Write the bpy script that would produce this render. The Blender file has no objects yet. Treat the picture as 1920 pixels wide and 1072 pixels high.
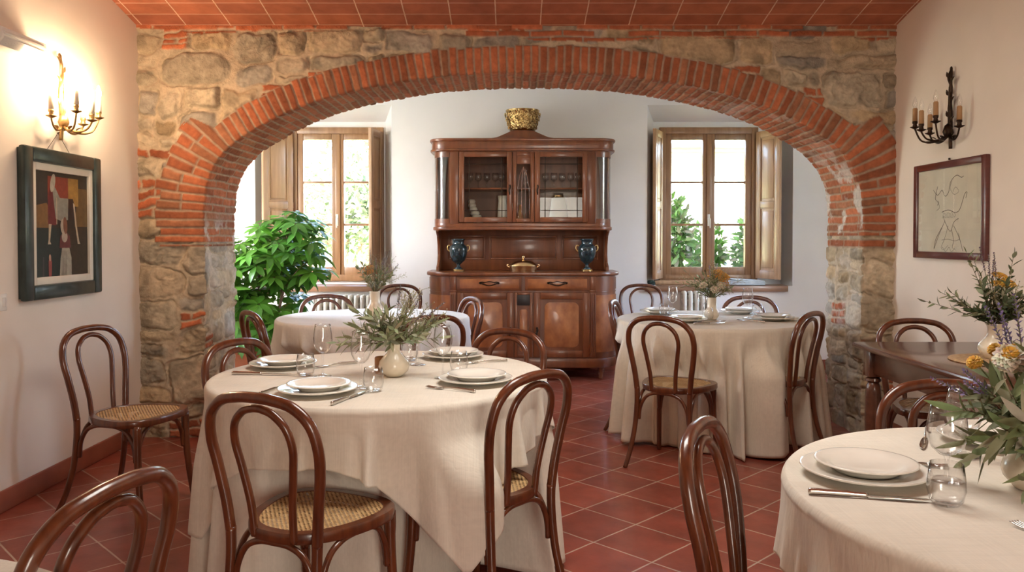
import bpy, bmesh, math, random
import numpy as np
from mathutils import Vector, Matrix

scene = bpy.context.scene
COL = scene.collection
R = math.radians
PI = math.pi

# ------------------------------------------------------------------ camera
F_PX = 1500.0
PITCH = 1.2
cam_data = bpy.data.cameras.new('camera')
cam_data.sensor_width = 36.0
cam_data.lens = F_PX / 1920.0 * 36.0
cam_data.shift_y = -(90.0 - F_PX * math.tan(R(PITCH))) / 1920.0
cam_data.clip_start = 0.05
cam = bpy.data.objects.new('camera', cam_data)
cam.location = (0, 0, 1.30)
cam.rotation_euler = (R(90 - PITCH), 0, 0)
COL.objects.link(cam)
scene.camera = cam

# ------------------------------------------------------------------ view / light
scene.view_settings.view_transform = 'Standard'
scene.view_settings.look = 'None'
scene.view_settings.gamma = 1.0
scene.view_settings.use_curve_mapping = False
scene.view_settings.exposure = 0.85
scene.cycles.transparent_max_bounces = 32
scene.cycles.max_bounces = 10
scene.cycles.caustics_reflective = False
scene.cycles.caustics_refractive = False
scene.cycles.sample_clamp_indirect = 6.0

world = bpy.data.worlds.new('world')
scene.world = world
world.use_nodes = True
wn = world.node_tree
wn.nodes.clear()
w_out = wn.nodes.new('ShaderNodeOutputWorld')
w_bg = wn.nodes.new('ShaderNodeBackground')
w_sky = wn.nodes.new('ShaderNodeTexSky')
w_sky.sky_type = 'NISHITA'
w_sky.sun_disc = False
w_sky.sun_elevation = R(48)
w_sky.sun_rotation = R(200)
w_sky.air_density = 1.0
w_sky.dust_density = 4.0
w_bg.inputs['Strength'].default_value = 4.6
wn.links.new(w_sky.outputs[0], w_bg.inputs['Color'])
wn.links.new(w_bg.outputs[0], w_out.inputs['Surface'])


def area_light(name, loc, target, sx, sy, power, color):
    l = bpy.data.lights.new(name, 'AREA')
    l.shape = 'RECTANGLE'
    l.size = sx
    l.size_y = sy
    l.energy = power
    l.color = color
    o = bpy.data.objects.new(name, l)
    o.location = loc
    d = Vector(target) - Vector(loc)
    o.rotation_euler = d.to_track_quat('-Z', 'Y').to_euler()
    COL.objects.link(o)
    return o


sun = bpy.data.lights.new('sun', 'SUN')
sun.energy = 9.0
sun.angle = R(1.0)
sun.color = (1.0, 0.95, 0.86)
sun_o = bpy.data.objects.new('sun', sun)
sun_o.rotation_euler = Vector((0.35, 0.75, -0.95)).to_track_quat('-Z', 'Y').to_euler()
COL.objects.link(sun_o)

# added warm fill light in a made-up lobby doorway behind the camera
area_light('lobby_fill', (1.15, -2.95, 1.25), (0.1, 4.0, 1.0), 1.1, 1.9, 56, (1.0, 0.92, 0.81))
# added fill light over the dining room, above the frame, no lamp modelled
area_light('overhead_fill', (0.35, 2.7, 2.72), (0.35, 2.7, 0), 1.2, 0.9, 29, (1.0, 0.95, 0.87))
# added daylight fill in a made-up side window of the far room
area_light('far_room_fill', (-3.45, 6.35, 1.75), (0.0, 5.9, 0.7), 0.85, 1.6, 34, (0.95, 0.98, 1.0))

# ------------------------------------------------------------------ materials


def new_mat(name):
    m = bpy.data.materials.new(name)
    m.use_nodes = True
    nt = m.node_tree
    nt.nodes.clear()
    out = nt.nodes.new('ShaderNodeOutputMaterial')
    return m, nt, out


def N(nt, t, **kw):
    n = nt.nodes.new(t)
    for k, v in kw.items():
        setattr(n, k, v)
    return n


def mapping(nt, scale=(1, 1, 1), rot=(0, 0, 0), coord='Object', loc=(0, 0, 0)):
    tc = N(nt, 'ShaderNodeTexCoord')
    mp = N(nt, 'ShaderNodeMapping')
    mp.inputs['Scale'].default_value = scale
    mp.inputs['Rotation'].default_value = rot
    mp.inputs['Location'].default_value = loc
    nt.links.new(tc.outputs[coord], mp.inputs['Vector'])
    return mp


def noise(nt, vec, scale, detail=4, rough=0.5):
    n = N(nt, 'ShaderNodeTexNoise')
    n.inputs['Scale'].default_value = scale
    n.inputs['Detail'].default_value = detail
    n.inputs['Roughness'].default_value = rough
    if vec is not None:
        nt.links.new(vec, n.inputs['Vector'])
    return n


def ramp(nt, fac, stops):
    r = N(nt, 'ShaderNodeValToRGB')
    e = r.color_ramp.elements
    while len(e) < len(stops):
        e.new(0.5)
    for i, (p, c) in enumerate(stops):
        e[i].position = p
        e[i].color = (c[0], c[1], c[2], 1)
    nt.links.new(fac, r.inputs['Fac'])
    return r


def bump(nt, h, strength, dist=0.01, normal=None):
    b = N(nt, 'ShaderNodeBump')
    b.inputs['Strength'].default_value = strength
    b.inputs['Distance'].default_value = dist
    nt.links.new(h, b.inputs['Height'])
    if normal is not None:
        nt.links.new(normal, b.inputs['Normal'])
    return b


def principled(nt, out):
    p = N(nt, 'ShaderNodeBsdfPrincipled')
    nt.links.new(p.outputs[0], out.inputs['Surface'])
    return p


def mat_noise(name, c1, c2, scale, rough=0.5, bump_s=0.0, stretch=(1, 1, 1), coat=0.0, metal=0.0,
              detail=5, bump_scale=None, bump_d=0.004, sheen=0.0, spec=0.5, lo=0.3, hi=0.7):
    m, nt, out = new_mat(name)
    p = principled(nt, out)
    mp = mapping(nt, stretch)
    n = noise(nt, mp.outputs[0], scale, detail)
    r = ramp(nt, n.outputs['Fac'], [(lo, c1), (hi, c2)])
    nt.links.new(r.outputs[0], p.inputs['Base Color'])
    p.inputs['Roughness'].default_value = rough
    p.inputs['Metallic'].default_value = metal
    p.inputs['Coat Weight'].default_value = coat
    p.inputs['Coat Roughness'].default_value = 0.12
    p.inputs['Specular IOR Level'].default_value = spec
    p.inputs['Sheen Weight'].default_value = sheen
    if bump_s > 0:
        n2 = noise(nt, mp.outputs[0], bump_scale or scale * 3, 5)
        b = bump(nt, n2.outputs['Fac'], bump_s, bump_d)
        nt.links.new(b.outputs[0], p.inputs['Normal'])
    return m


def mat_attr(name, rough=0.8, bump_s=0.5, bump_scale=40, bump_d=0.006, vary=0.25, spec=0.3, transl=0.0, coat=0.0):
    """base colour from the Col attribute, broken up by noise"""
    m, nt, out = new_mat(name)
    p = N(nt, 'ShaderNodeBsdfPrincipled')
    at = N(nt, 'ShaderNodeAttribute', attribute_name='Col')
    mp = mapping(nt)
    n = noise(nt, mp.outputs[0], bump_scale * 0.5, 6, 0.6)
    r = ramp(nt, n.outputs['Fac'], [(0.25, (1 - vary,) * 3), (0.75, (1 + vary * 0.6,) * 3)])
    mx = N(nt, 'ShaderNodeMix', data_type='RGBA', blend_type='MULTIPLY')
    mx.inputs['Factor'].default_value = 1.0
    nt.links.new(at.outputs['Color'], mx.inputs[6])
    nt.links.new(r.outputs[0], mx.inputs[7])
    nt.links.new(mx.outputs[2], p.inputs['Base Color'])
    p.inputs['Roughness'].default_value = rough
    p.inputs['Specular IOR Level'].default_value = spec
    p.inputs['Coat Weight'].default_value = coat
    if bump_s > 0:
        n2 = noise(nt, mp.outputs[0], bump_scale, 6, 0.65)
        b = bump(nt, n2.outputs['Fac'], bump_s, bump_d)
        nt.links.new(b.outputs[0], p.inputs['Normal'])
    if transl > 0:
        tr = N(nt, 'ShaderNodeBsdfTranslucent')
        nt.links.new(mx.outputs[2], tr.inputs['Color'])
        ms = N(nt, 'ShaderNodeMixShader')
        ms.inputs[0].default_value = transl
        nt.links.new(p.outputs[0], ms.inputs[1])
        nt.links.new(tr.outputs[0], ms.inputs[2])
        nt.links.new(ms.outputs[0], out.inputs['Surface'])
    else:
        nt.links.new(p.outputs[0], out.inputs['Surface'])
    return m


def mat_glass(name, tint=(1, 1, 1), ior=1.45, boost=1.0, rough=0.0):
    """thin clear glass: passes light straight through, mirrors by Fresnel"""
    m, nt, out = new_mat(name)
    lw = N(nt, 'ShaderNodeLayerWeight')
    pw = N(nt, 'ShaderNodeMath', operation='POWER')
    pw.inputs[1].default_value = 4.0
    nt.links.new(lw.outputs['Facing'], pw.inputs[0])
    mul = N(nt, 'ShaderNodeMath', operation='MULTIPLY_ADD', use_clamp=True)
    f0 = ((ior - 1) / (ior + 1)) ** 2
    mul.inputs[1].default_value = (1 - f0) * boost * 0.8
    mul.inputs[2].default_value = f0 * boost
    nt.links.new(pw.outputs[0], mul.inputs[0])
    t = N(nt, 'ShaderNodeBsdfTransparent')
    t.inputs['Color'].default_value = (*tint, 1)
    g = N(nt, 'ShaderNodeBsdfGlossy')
    g.inputs['Roughness'].default_value = rough
    mx = N(nt, 'ShaderNodeMixShader')
    nt.links.new(mul.outputs[0], mx.inputs[0])
    nt.links.new(t.outputs[0], mx.inputs[1])
    nt.links.new(g.outputs[0], mx.inputs[2])
    nt.links.new(mx.outputs[0], out.inputs['Surface'])
    return m


def mat_plain(name, c, rough=0.5, metal=0.0, coat=0.0, emit=None, emit_s=0.0, bump_s=0.0, bump_scale=60):
    m, nt, out = new_mat(name)
    p = principled(nt, out)
    mp = mapping(nt)
    n = noise(nt, mp.outputs[0], 9, 4)
    r = ramp(nt, n.outputs['Fac'], [(0.3, tuple(x * 0.93 for x in c)), (0.7, tuple(min(1, x * 1.05) for x in c))])
    nt.links.new(r.outputs[0], p.inputs['Base Color'])
    p.inputs['Roughness'].default_value = rough
    p.inputs['Metallic'].default_value = metal
    p.inputs['Coat Weight'].default_value = coat
    if emit:
        p.inputs['Emission Color'].default_value = (*emit, 1)
        p.inputs['Emission Strength'].default_value = emit_s
    if bump_s:
        n2 = noise(nt, mp.outputs[0], bump_scale, 4)
        nt.links.new(bump(nt, n2.outputs['Fac'], bump_s, 0.004).outputs[0], p.inputs['Normal'])
    return m


def mat_tiles(name, c1, c2, mortar, w, h, msize, rough, coord='UV', rot=0.0, loc=(0, 0, 0), bump_s=0.5, offset=0.0,
              coat=0.0, mottle=0.25):
    m, nt, out = new_mat(name)
    p = principled(nt, out)
    mp = mapping(nt, (1, 1, 1), (0, 0, rot), coord, loc)
    # slight wobble of the joints
    nz = noise(nt, mp.outputs[0], 7, 3)
    add = N(nt, 'ShaderNodeVectorMath', operation='MULTIPLY_ADD')
    nt.links.new(nz.outputs['Color'], add.inputs[0])
    add.inputs[1].default_value = (0.006, 0.006, 0)
    nt.links.new(mp.outputs[0], add.inputs[2])
    b = N(nt, 'ShaderNodeTexBrick', offset=offset, squash=1.0)
    b.inputs['Scale'].default_value = 1.0
    b.inputs['Color1'].default_value = (*c1, 1)
    b.inputs['Color2'].default_value = (*c2, 1)
    b.inputs['Mortar'].default_value = (*mortar, 1)
    b.inputs['Brick Width'].default_value = w
    b.inputs['Row Height'].default_value = h
    b.inputs['Mortar Size'].default_value = msize
    b.inputs['Mortar Smooth'].default_value = 0.3
    nt.links.new(add.outputs[0], b.inputs['Vector'])
    n1 = noise(nt, mp.outputs[0], 5, 6, 0.6)
    r = ramp(nt, n1.outputs['Fac'], [(0.3, (1 - mottle,) * 3), (0.7, (1 + mottle * 0.5,) * 3)])
    mx = N(nt, 'ShaderNodeMix', data_type='RGBA', blend_type='MULTIPLY')
    mx.inputs['Factor'].default_value = 1.0
    nt.links.new(b.outputs['Color'], mx.inputs[6])
    nt.links.new(r.outputs[0], mx.inputs[7])
    nt.links.new(mx.outputs[2], p.inputs['Base Color'])
    n2 = noise(nt, mp.outputs[0], 14, 5)
    rr = N(nt, 'ShaderNodeMapRange')
    rr.inputs['To Min'].default_value = rough - 0.08
    rr.inputs['To Max'].default_value = rough + 0.12
    nt.links.new(n2.outputs['Fac'], rr.inputs[0])
    nt.links.new(rr.outputs[0], p.inputs['Roughness'])
    inv = N(nt, 'ShaderNodeMath', operation='SUBTRACT')
    inv.inputs[0].default_value = 1.0
    nt.links.new(b.outputs['Fac'], inv.inputs[1])
    n3 = noise(nt, mp.outputs[0], 60, 4)
    ad = N(nt, 'ShaderNodeMath', operation='MULTIPLY_ADD')
    ad.inputs[1].default_value = 0.25
    nt.links.new(n3.outputs['Fac'], ad.inputs[0])
    nt.links.new(inv.outputs[0], ad.inputs[2])
    nt.links.new(bump(nt, ad.outputs[0], bump_s, 0.004).outputs[0], p.inputs['Normal'])
    p.inputs['Coat Weight'].default_value = coat
    return m


M = {}
M['plaster'] = mat_noise('warm_white_plaster', (0.77, 0.675, 0.57), (0.84, 0.745, 0.64), 2.2, 0.9, 0.12, bump_scale=26, spec=0.2)
M['plaster_far'] = mat_noise('white_plaster', (0.80, 0.77, 0.74), (0.86, 0.83, 0.80), 2.0, 0.9, 0.08, bump_scale=26, spec=0.2)
M['stone'] = mat_attr('rubble_stone', 0.9, 0.9, 38, 0.016, 0.34, 0.25)
M['brick'] = mat_attr('arch_brick', 0.85, 0.6, 55, 0.006, 0.30, 0.3)
M['floor'] = mat_tiles('terracotta_floor', (0.33, 0.074, 0.043), (0.26, 0.059, 0.036), (0.50, 0.36, 0.27), 0.30, 0.30, 0.0045,
                       0.33, 'Object', R(45), (0.05, 0.05, 0), 0.35, 0.0, 0.15, 0.35)
M['ceiling'] = mat_tiles('terracotta_vault', (0.46, 0.145, 0.068), (0.38, 0.115, 0.058), (0.72, 0.48, 0.34), 0.285, 0.14, 0.0045,
                         0.75, 'UV', 0.0, (0.1, 0, 0), 0.7, 0.0, 0.0, 0.3)
M['skirting'] = mat_noise('terracotta_skirting', (0.25, 0.065, 0.035), (0.36, 0.11, 0.06), 5, 0.4, 0.1)
M['bentwood'] = mat_noise('brown_bentwood', (0.065, 0.016, 0.006), (0.145, 0.040, 0.013), 5, 0.28, 0.05, (9, 9, 1.4), 0.5)
M['walnut'] = mat_noise('walnut', (0.105, 0.026, 0.007), (0.215, 0.062, 0.018), 2.6, 0.34, 0.05, (6, 6, 1), 0.35, lo=0.25, hi=0.75)
M['burl'] = mat_noise('burl_veneer', (0.22, 0.062, 0.018), (0.42, 0.15, 0.048), 9, 0.32, 0.03, (1.4, 1.4, 1), 0.4, detail=9)
M['table_wood'] = mat_noise('dark_table_wood', (0.060, 0.020, 0.010), (0.115, 0.042, 0.021), 3, 0.24, 0.05, (7, 1, 7), 0.5)
M['oak'] = mat_noise('window_wood', (0.22, 0.11, 0.048), (0.34, 0.18, 0.085), 3, 0.42, 0.06, (8, 8, 1), 0.2)
M['shutter'] = mat_noise('shutter_wood', (0.36, 0.21, 0.115), (0.50, 0.31, 0.18), 3, 0.45, 0.06, (8, 8, 1), 0.2)
M['sill'] = mat_noise('sill_wood', (0.20, 0.10, 0.055), (0.30, 0.16, 0.09), 3, 0.35, 0.05, (1, 8, 8), 0.2)


def mat_linen(name, c1, c2):
    m, nt, out = new_mat(name)
    p = principled(nt, out)
    mp = mapping(nt)
    n = noise(nt, mp.outputs[0], 4, 5)
    r = ramp(nt, n.outputs['Fac'], [(0.3, c1), (0.7, c2)])
    p.inputs['Roughness'].default_value = 0.9
    p.inputs['Specular IOR Level'].default_value = 0.2
    p.inputs['Sheen Weight'].default_value = 0.12
    # slubs of the weave, one noise along each thread direction
    a = noise(nt, mapping(nt, (260, 9, 9), (0, 0, R(30))).outputs[0], 1.0, 3)
    b = noise(nt, mapping(nt, (9, 260, 60), (0, 0, R(30))).outputs[0], 1.0, 3)
    ad = N(nt, 'ShaderNodeMath', operation='ADD')
    nt.links.new(a.outputs['Fac'], ad.inputs[0])
    nt.links.new(b.outputs['Fac'], ad.inputs[1])
    sl = ramp(nt, ad.outputs[0], [(0.35, (0.90,) * 3), (0.65, (1.0,) * 3)])
    hf = N(nt, 'ShaderNodeMath', operation='MULTIPLY')
    hf.inputs[1].default_value = 0.5
    nt.links.new(ad.outputs[0], hf.inputs[0])
    nt.links.new(hf.outputs[0], sl.inputs['Fac'])
    mx = N(nt, 'ShaderNodeMix', data_type='RGBA', blend_type='MULTIPLY')
    mx.inputs['Factor'].default_value = 1.0
    nt.links.new(r.outputs[0], mx.inputs[6])
    nt.links.new(sl.outputs[0], mx.inputs[7])
    nt.links.new(mx.outputs[2], p.inputs['Base Color'])
    # wrinkles: ridged noise, stretched
    w = noise(nt, mapping(nt, (2.2, 7.0, 2.0), (0, 0, R(12))).outputs[0], 1.6, 4, 0.55)
    ab = N(nt, 'ShaderNodeMath', operation='SUBTRACT')
    ab.inputs[1].default_value = 0.5
    nt.links.new(w.outputs['Fac'], ab.inputs[0])
    ab2 = N(nt, 'ShaderNodeMath', operation='ABSOLUTE')
    nt.links.new(ab.outputs[0], ab2.inputs[0])
    b1 = bump(nt, ab2.outputs[0], 0.22, 0.04)
    b2 = bump(nt, ad.outputs[0], 0.25, 0.0015, b1.outputs[0])
    nt.links.new(b2.outputs[0], p.inputs['Normal'])
    return m


M['linen'] = mat_linen('cream_linen', (0.69, 0.635, 0.54), (0.78, 0.725, 0.63))
M['linen_white'] = mat_linen('white_linen', (0.76, 0.73, 0.69), (0.83, 0.80, 0.76))
M['linen_tan'] = mat_linen('tan_linen', (0.65, 0.565, 0.44), (0.73, 0.645, 0.52))
M['porcelain'] = mat_plain('white_porcelain', (0.82, 0.78, 0.70), 0.18, 0, 0.4)
M['vase'] = mat_plain('cream_ceramic', (0.76, 0.67, 0.52), 0.25, 0, 0.3)
M['glass'] = mat_glass('clear_glass', (0.998, 0.998, 0.998), 1.5, 1.9)
M['pane'] = mat_glass('window_glass', (0.97, 0.98, 0.98), 1.45, 1.0)
M['cab_glass'] = mat_glass('cabinet_glass', (0.95, 0.95, 0.93), 1.5, 0.35)
M['curved_glass'] = mat_glass('curved_cabinet_glass', (0.97, 0.97, 0.95), 1.5, 2.2, 0.06)
M['silver'] = mat_plain('silver_steel', (0.62, 0.58, 0.53), 0.22, 1.0)
M['brass'] = mat_noise('hammered_brass', (0.30, 0.18, 0.06), (0.70, 0.50, 0.22), 22, 0.22, 0.9, bump_scale=26, metal=1.0, bump_d=0.02)
M['copper'] = mat_plain('polished_brass', (0.80, 0.55, 0.30), 0.25, 1.0)
M['gold'] = mat_plain('gilt', (0.66, 0.45, 0.18), 0.3, 1.0)
M['teal'] = mat_noise('teal_glaze', (0.008, 0.020, 0.026), (0.018, 0.042, 0.050), 6, 0.18, 0.0, coat=0.5)
M['dark_iron'] = mat_noise('dark_bronze', (0.018, 0.010, 0.006), (0.055, 0.028, 0.014), 40, 0.45, 0.3, metal=0.8)
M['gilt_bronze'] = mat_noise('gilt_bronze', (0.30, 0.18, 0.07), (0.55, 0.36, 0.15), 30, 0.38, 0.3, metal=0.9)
M['candle_tan'] = mat_plain('tan_candle_tube', (0.38, 0.21, 0.09), 0.6)
M['candle_cream'] = mat_plain('cream_candle_tube', (0.90, 0.76, 0.56), 0.6)
M['bulb_on'] = mat_plain('lit_bulb', (1, 0.9, 0.7), 0.3, emit=(1.0, 0.72, 0.46), emit_s=330)
M['white_plastic'] = mat_plain('white_plastic', (0.80, 0.76, 0.70), 0.4)
M['diffuser'] = mat_plain('ribbed_diffuser', (0.74, 0.70, 0.64), 0.25, 0, 0.3)
M['radiator'] = mat_plain('cream_radiator', (0.74, 0.71, 0.62), 0.4)
M['pic_green'] = mat_noise('green_black_frame', (0.010, 0.022, 0.020), (0.035, 0.055, 0.048), 12, 0.35, 0.15, coat=0.2)
M['pic_red'] = mat_noise('red_brown_frame', (0.075, 0.014, 0.010), (0.12, 0.026, 0.018), 8, 0.3, 0.05, (1, 1, 6), 0.3)
M['mat_cream'] = mat_plain('cream_mount', (0.74, 0.69, 0.58), 0.85)
M['paper'] = mat_plain('aged_paper', (0.84, 0.75, 0.58), 0.9)
M['ink'] = mat_plain('pencil_line', (0.16, 0.13, 0.10), 0.9)
M['paint'] = mat_attr('oil_paint', 0.45, 0.15, 70, 0.002, 0.3, 0.4)
M['leaf'] = mat_attr('leaf', 0.34, 0.1, 30, 0.002, 0.15, 0.5, 0.42)
M['dry_leaf'] = mat_attr('dry_leaf', 0.6, 0.1, 30, 0.002, 0.2, 0.3, 0.15)
M['trunk'] = mat_noise('bark', (0.10, 0.06, 0.035), (0.2, 0.13, 0.08), 30, 0.85, 0.5)
M['pot'] = mat_noise('terracotta_pot', (0.36, 0.14, 0.07), (0.46, 0.2, 0.1), 8, 0.8, 0.2)
M['soil'] = mat_noise('soil', (0.03, 0.02, 0.012), (0.07, 0.045, 0.03), 50, 0.95, 0.6)
M['straw'] = mat_noise('straw_mat', (0.36, 0.22, 0.11), (0.55, 0.37, 0.20), 60, 0.8, 0.8, bump_scale=90)
M['amber'] = mat_noise('amber_jar', (0.30, 0.12, 0.03), (0.45, 0.20, 0.06), 20, 0.3, 0.1, coat=0.3)
M['dark_wax'] = mat_noise('dark_wax', (0.06, 0.025, 0.015), (0.16, 0.07, 0.04), 60, 0.5, 0.5)
M['blue_paper'] = mat_noise('pale_blue_paper', (0.48, 0.55, 0.62), (0.66, 0.72, 0.78), 22, 0.8, 0.1)
M['black'] = mat_plain('dark_inlay', (0.02, 0.014, 0.012), 0.4)
M['dark_cloth'] = mat_plain('dark_green_fabric', (0.015, 0.035, 0.03), 0.8)
M['bush'] = mat_attr('garden_leaf', 0.5, 0.0, 30, 0.002, 0.2, 0.3, 0.35)
M['grass'] = mat_noise('dry_grass', (0.42, 0.45, 0.18), (0.62, 0.60, 0.32), 3, 0.95, 0.4)
M['pergola'] = mat_noise('whitewashed_wood', (0.30, 0.215, 0.17), (0.42, 0.32, 0.26), 4, 0.7, 0.1, (1, 8, 8))


def mat_cane():
    m, nt, out = new_mat('woven_cane')
    p = N(nt, 'ShaderNodeBsdfPrincipled')
    mp = mapping(nt, (1, 1, 1), (0, 0, R(45)))
    sep = N(nt, 'ShaderNodeSeparateXYZ')
    nt.links.new(mp.outputs[0], sep.inputs[0])

    def wave(sock, k):
        a = N(nt, 'ShaderNodeMath', operation='MULTIPLY')
        a.inputs[1].default_value = k
        nt.links.new(sock, a.inputs[0])
        s = N(nt, 'ShaderNodeMath', operation='SINE')
        nt.links.new(a.outputs[0], s.inputs[0])
        return s.outputs[0]
    k = 2 * PI / 0.0125
    sx, sy = wave(sep.outputs[0], k), wave(sep.outputs[1], k)
    mul = N(nt, 'ShaderNodeMath', operation='ADD')
    nt.links.new(sx, mul.inputs[0])
    nt.links.new(sy, mul.inputs[1])
    hole = N(nt, 'ShaderNodeMath', operation='GREATER_THAN')
    hole.inputs[1].default_value = 0.85
    nt.links.new(mul.outputs[0], hole.inputs[0])
    n = noise(nt, mp.outputs[0], 40, 3)
    r = ramp(nt, n.outputs['Fac'], [(0.3, (0.42, 0.25, 0.10)), (0.7, (0.62, 0.41, 0.19))])
    nt.links.new(r.outputs[0], p.inputs['Base Color'])
    p.inputs['Roughness'].default_value = 0.5
    nt.links.new(bump(nt, mul.outputs[0], 0.5, 0.002).outputs[0], p.inputs['Normal'])
    t = N(nt, 'ShaderNodeBsdfTransparent')
    mx = N(nt, 'ShaderNodeMixShader')
    nt.links.new(hole.outputs[0], mx.inputs[0])
    nt.links.new(p.outputs[0], mx.inputs[1])
    nt.links.new(t.outputs[0], mx.inputs[2])
    nt.links.new(mx.outputs[0], out.inputs['Surface'])
    return m


M['cane'] = mat_cane()

# ------------------------------------------------------------------ mesh helpers


class G:
    """collects geometry for one mesh object"""

    def __init__(self):
        self.v = []
        self.f = []
        self.c = []      # one colour per face (optional)
        self.uv = None

    def add(self, vs, fs, col=None):
        b = len(self.v)
        self.v.extend([tuple(x) for x in vs])
        for f in fs:
            self.f.append(tuple(i + b for i in f))
            self.c.append(col)
        return b

    # -- bevelled box
    def box(self, x0, x1, y0, y1, z0, z1, bev=0.004, mat=None, col=None):
        bm = bmesh.new()
        bmesh.ops.create_cube(bm, size=1.0)
        for v in bm.verts:
            v.co = Vector(((x0 + x1) / 2 + v.co.x * (x1 - x0), (y0 + y1) / 2 + v.co.y * (y1 - y0), (z0 + z1) / 2 + v.co.z * (z1 - z0)))
        b = min(bev, 0.45 * min(abs(x1 - x0), abs(y1 - y0), abs(z1 - z0)))
        if b > 0:
            bmesh.ops.bevel(bm, geom=list(bm.edges), offset=b, segments=2, profile=0.5, affect='EDGES')
        if mat is not None:
            bm.transform(mat)
        self.from_bm(bm, col)
        return self

    def from_bm(self, bm, col=None):
        bm.verts.index_update()
        self.add([v.co[:] for v in bm.verts], [[v.index for v in f.verts] for f in bm.faces], col)
        bm.free()

    # -- swept tube
    def tube(self, pts, rad, n=10, closed=False, caps=True, flat=1.0, col=None):
        pts = [Vector(p) for p in pts]
        k = len(pts)
        if not hasattr(rad, '__len__'):
            rad = [rad] * k
        tang = []
        for i in range(k):
            if closed:
                t = pts[(i + 1) % k] - pts[i - 1]
            else:
                t = pts[min(i + 1, k - 1)] - pts[max(i - 1, 0)]
            if t.length < 1e-9:
                t = Vector((0, 0, 1))
            tang.append(t.normalized())
        up = Vector((0, 0, 1)) if abs(tang[0].z) < 0.9 else Vector((0, 1, 0))
        nrm = (up - tang[0] * up.dot(tang[0])).normalized()
        vs = []
        for i in range(k):
            if i:
                nrm = nrm - tang[i] * nrm.dot(tang[i])
                if nrm.length < 1e-6:
                    nrm = tang[i].orthogonal()
                nrm.normalize()
            bi = tang[i].cross(nrm)
            for j in range(n):
                a = 2 * PI * j / n
                vs.append(pts[i] + nrm * (math.cos(a) * rad[i]) + bi * (math.sin(a) * rad[i] * flat))
        fs = []
        m = k if closed else k - 1
        for i in range(m):
            for j in range(n):
                a, b = i * n + j, i * n + (j + 1) % n
                c, d = ((i + 1) % k) * n + (j + 1) % n, ((i + 1) % k) * n + j
                fs.append((a, b, c, d))
        if caps and not closed:
            fs.append(tuple(range(n - 1, -1, -1)))
            fs.append(tuple((k - 1) * n + j for j in range(n)))
        self.add(vs, fs, col)
        return self

    # -- lathe around z (profile = list of (r, z))
    def lathe(self, prof, n=28, loc=(0, 0, 0), col=None, sx=1.0, sy=1.0, a0=0.0, a1=2 * PI):
        full = abs(a1 - a0 - 2 * PI) < 1e-6
        vs, rows = [], []
        for (r, z) in prof:
            if r < 1e-6 and full:
                rows.append([len(vs)])
                vs.append((loc[0], loc[1], loc[2] + z))
            else:
                row = []
                for j in range(n if full else n + 1):
                    a = a0 + (a1 - a0) * j / n
                    row.append(len(vs))
                    vs.append((loc[0] + r * math.cos(a) * sx, loc[1] + r * math.sin(a) * sy, loc[2] + z))
                rows.append(row)
        fs = []
        for i in range(len(rows) - 1):
            A, B = rows[i], rows[i + 1]
            m = n
            for j in range(m):
                j2 = (j + 1) % n if full else j + 1
                if len(A) == 1 and len(B) == 1:
                    continue
                if len(A) == 1:
                    fs.append((A[0], B[j2], B[j]))
                elif len(B) == 1:
                    fs.append((A[j], A[j2], B[0]))
                else:
                    fs.append((A[j], A[j2], B[j2], B[j]))
        self.add(vs, fs, col)
        return self

    # -- prism: outline in (x, y) extruded z0..z1
    def prism(self, pts, z0, z1, bev=0.0, mat=None, col=None):
        bm = bmesh.new()
        vs = [bm.verts.new((p[0], p[1], z0)) for p in pts]
        f = bm.faces.new(vs)
        r = bmesh.ops.extrude_face_region(bm, geom=[f])
        for e in r['geom']:
            if isinstance(e, bmesh.types.BMVert):
                e.co.z = z1
        bmesh.ops.recalc_face_normals(bm, faces=bm.faces)
        if bev > 0:
            ed = [e for e in bm.edges if len(e.link_faces) == 2 and e.calc_face_angle(0) > 0.5]
            bmesh.ops.bevel(bm, geom=ed, offset=bev, segments=2, profile=0.5, affect='EDGES')
        if mat is not None:
            bm.transform(mat)
        self.from_bm(bm, col)
        return self

    # -- leaf with a mid fold
    def leaf(self, base, d, up, length, width, curl=0.3, col=(0.1, 0.3, 0.05), fold=0.25, k=4):
        d = Vector(d).normalized()
        side = d.cross(Vector(up))
        if side.length < 1e-4:
            side = d.orthogonal()
        side.normalize()
        nrm = side.cross(d).normalized()
        vs = []
        b = Vector(base)
        for i in range(k + 1):
            t = i / k
            w = width * 0.5 * (math.sin(PI * min(1, t * 0.97 + 0.02)) ** 0.75) * (1.15 - 0.35 * t)
            p = b + d * (length * (t - 0.12 * curl * t * t)) - nrm * (curl * length * t * t * 0.5)
            vs += [p - side * w + nrm * (fold * w), p, p + side * w + nrm * (fold * w)]
        fs = []
        for i in range(k):
            a = i * 3
            fs += [(a, a + 1, a + 4, a + 3), (a + 1, a + 2, a + 5, a + 4)]
        self.add(vs, fs, col)

    def build(self, name, mat, parent=None, smooth=True, angle=None, loc=None):
        me = bpy.data.meshes.new(name)
        me.from_pydata(self.v, [], self.f)
        if any(c is not None for c in self.c):
            ca = me.color_attributes.new('Col', 'FLOAT_COLOR', 'CORNER')
            arr = np.ones((len(me.loops), 4), dtype=np.float32)
            tot = np.zeros(len(me.polygons), dtype=np.int32)
            me.polygons.foreach_get('loop_total', tot)
            cc = np.array([(c if c is not None else (0.5, 0.5, 0.5)) for c in self.c], dtype=np.float32)
            arr[:, :3] = np.repeat(cc, tot, axis=0)
            ca.data.foreach_set('color', arr.ravel())
        if smooth:
            me.polygons.foreach_set('use_smooth', [True] * len(me.polygons))
            if angle is not None:
                me.set_sharp_from_angle(angle=R(angle))
        me.materials.append(mat if not isinstance(mat, str) else M[mat])
        o = bpy.data.objects.new(name, me)
        COL.objects.link(o)
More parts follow.
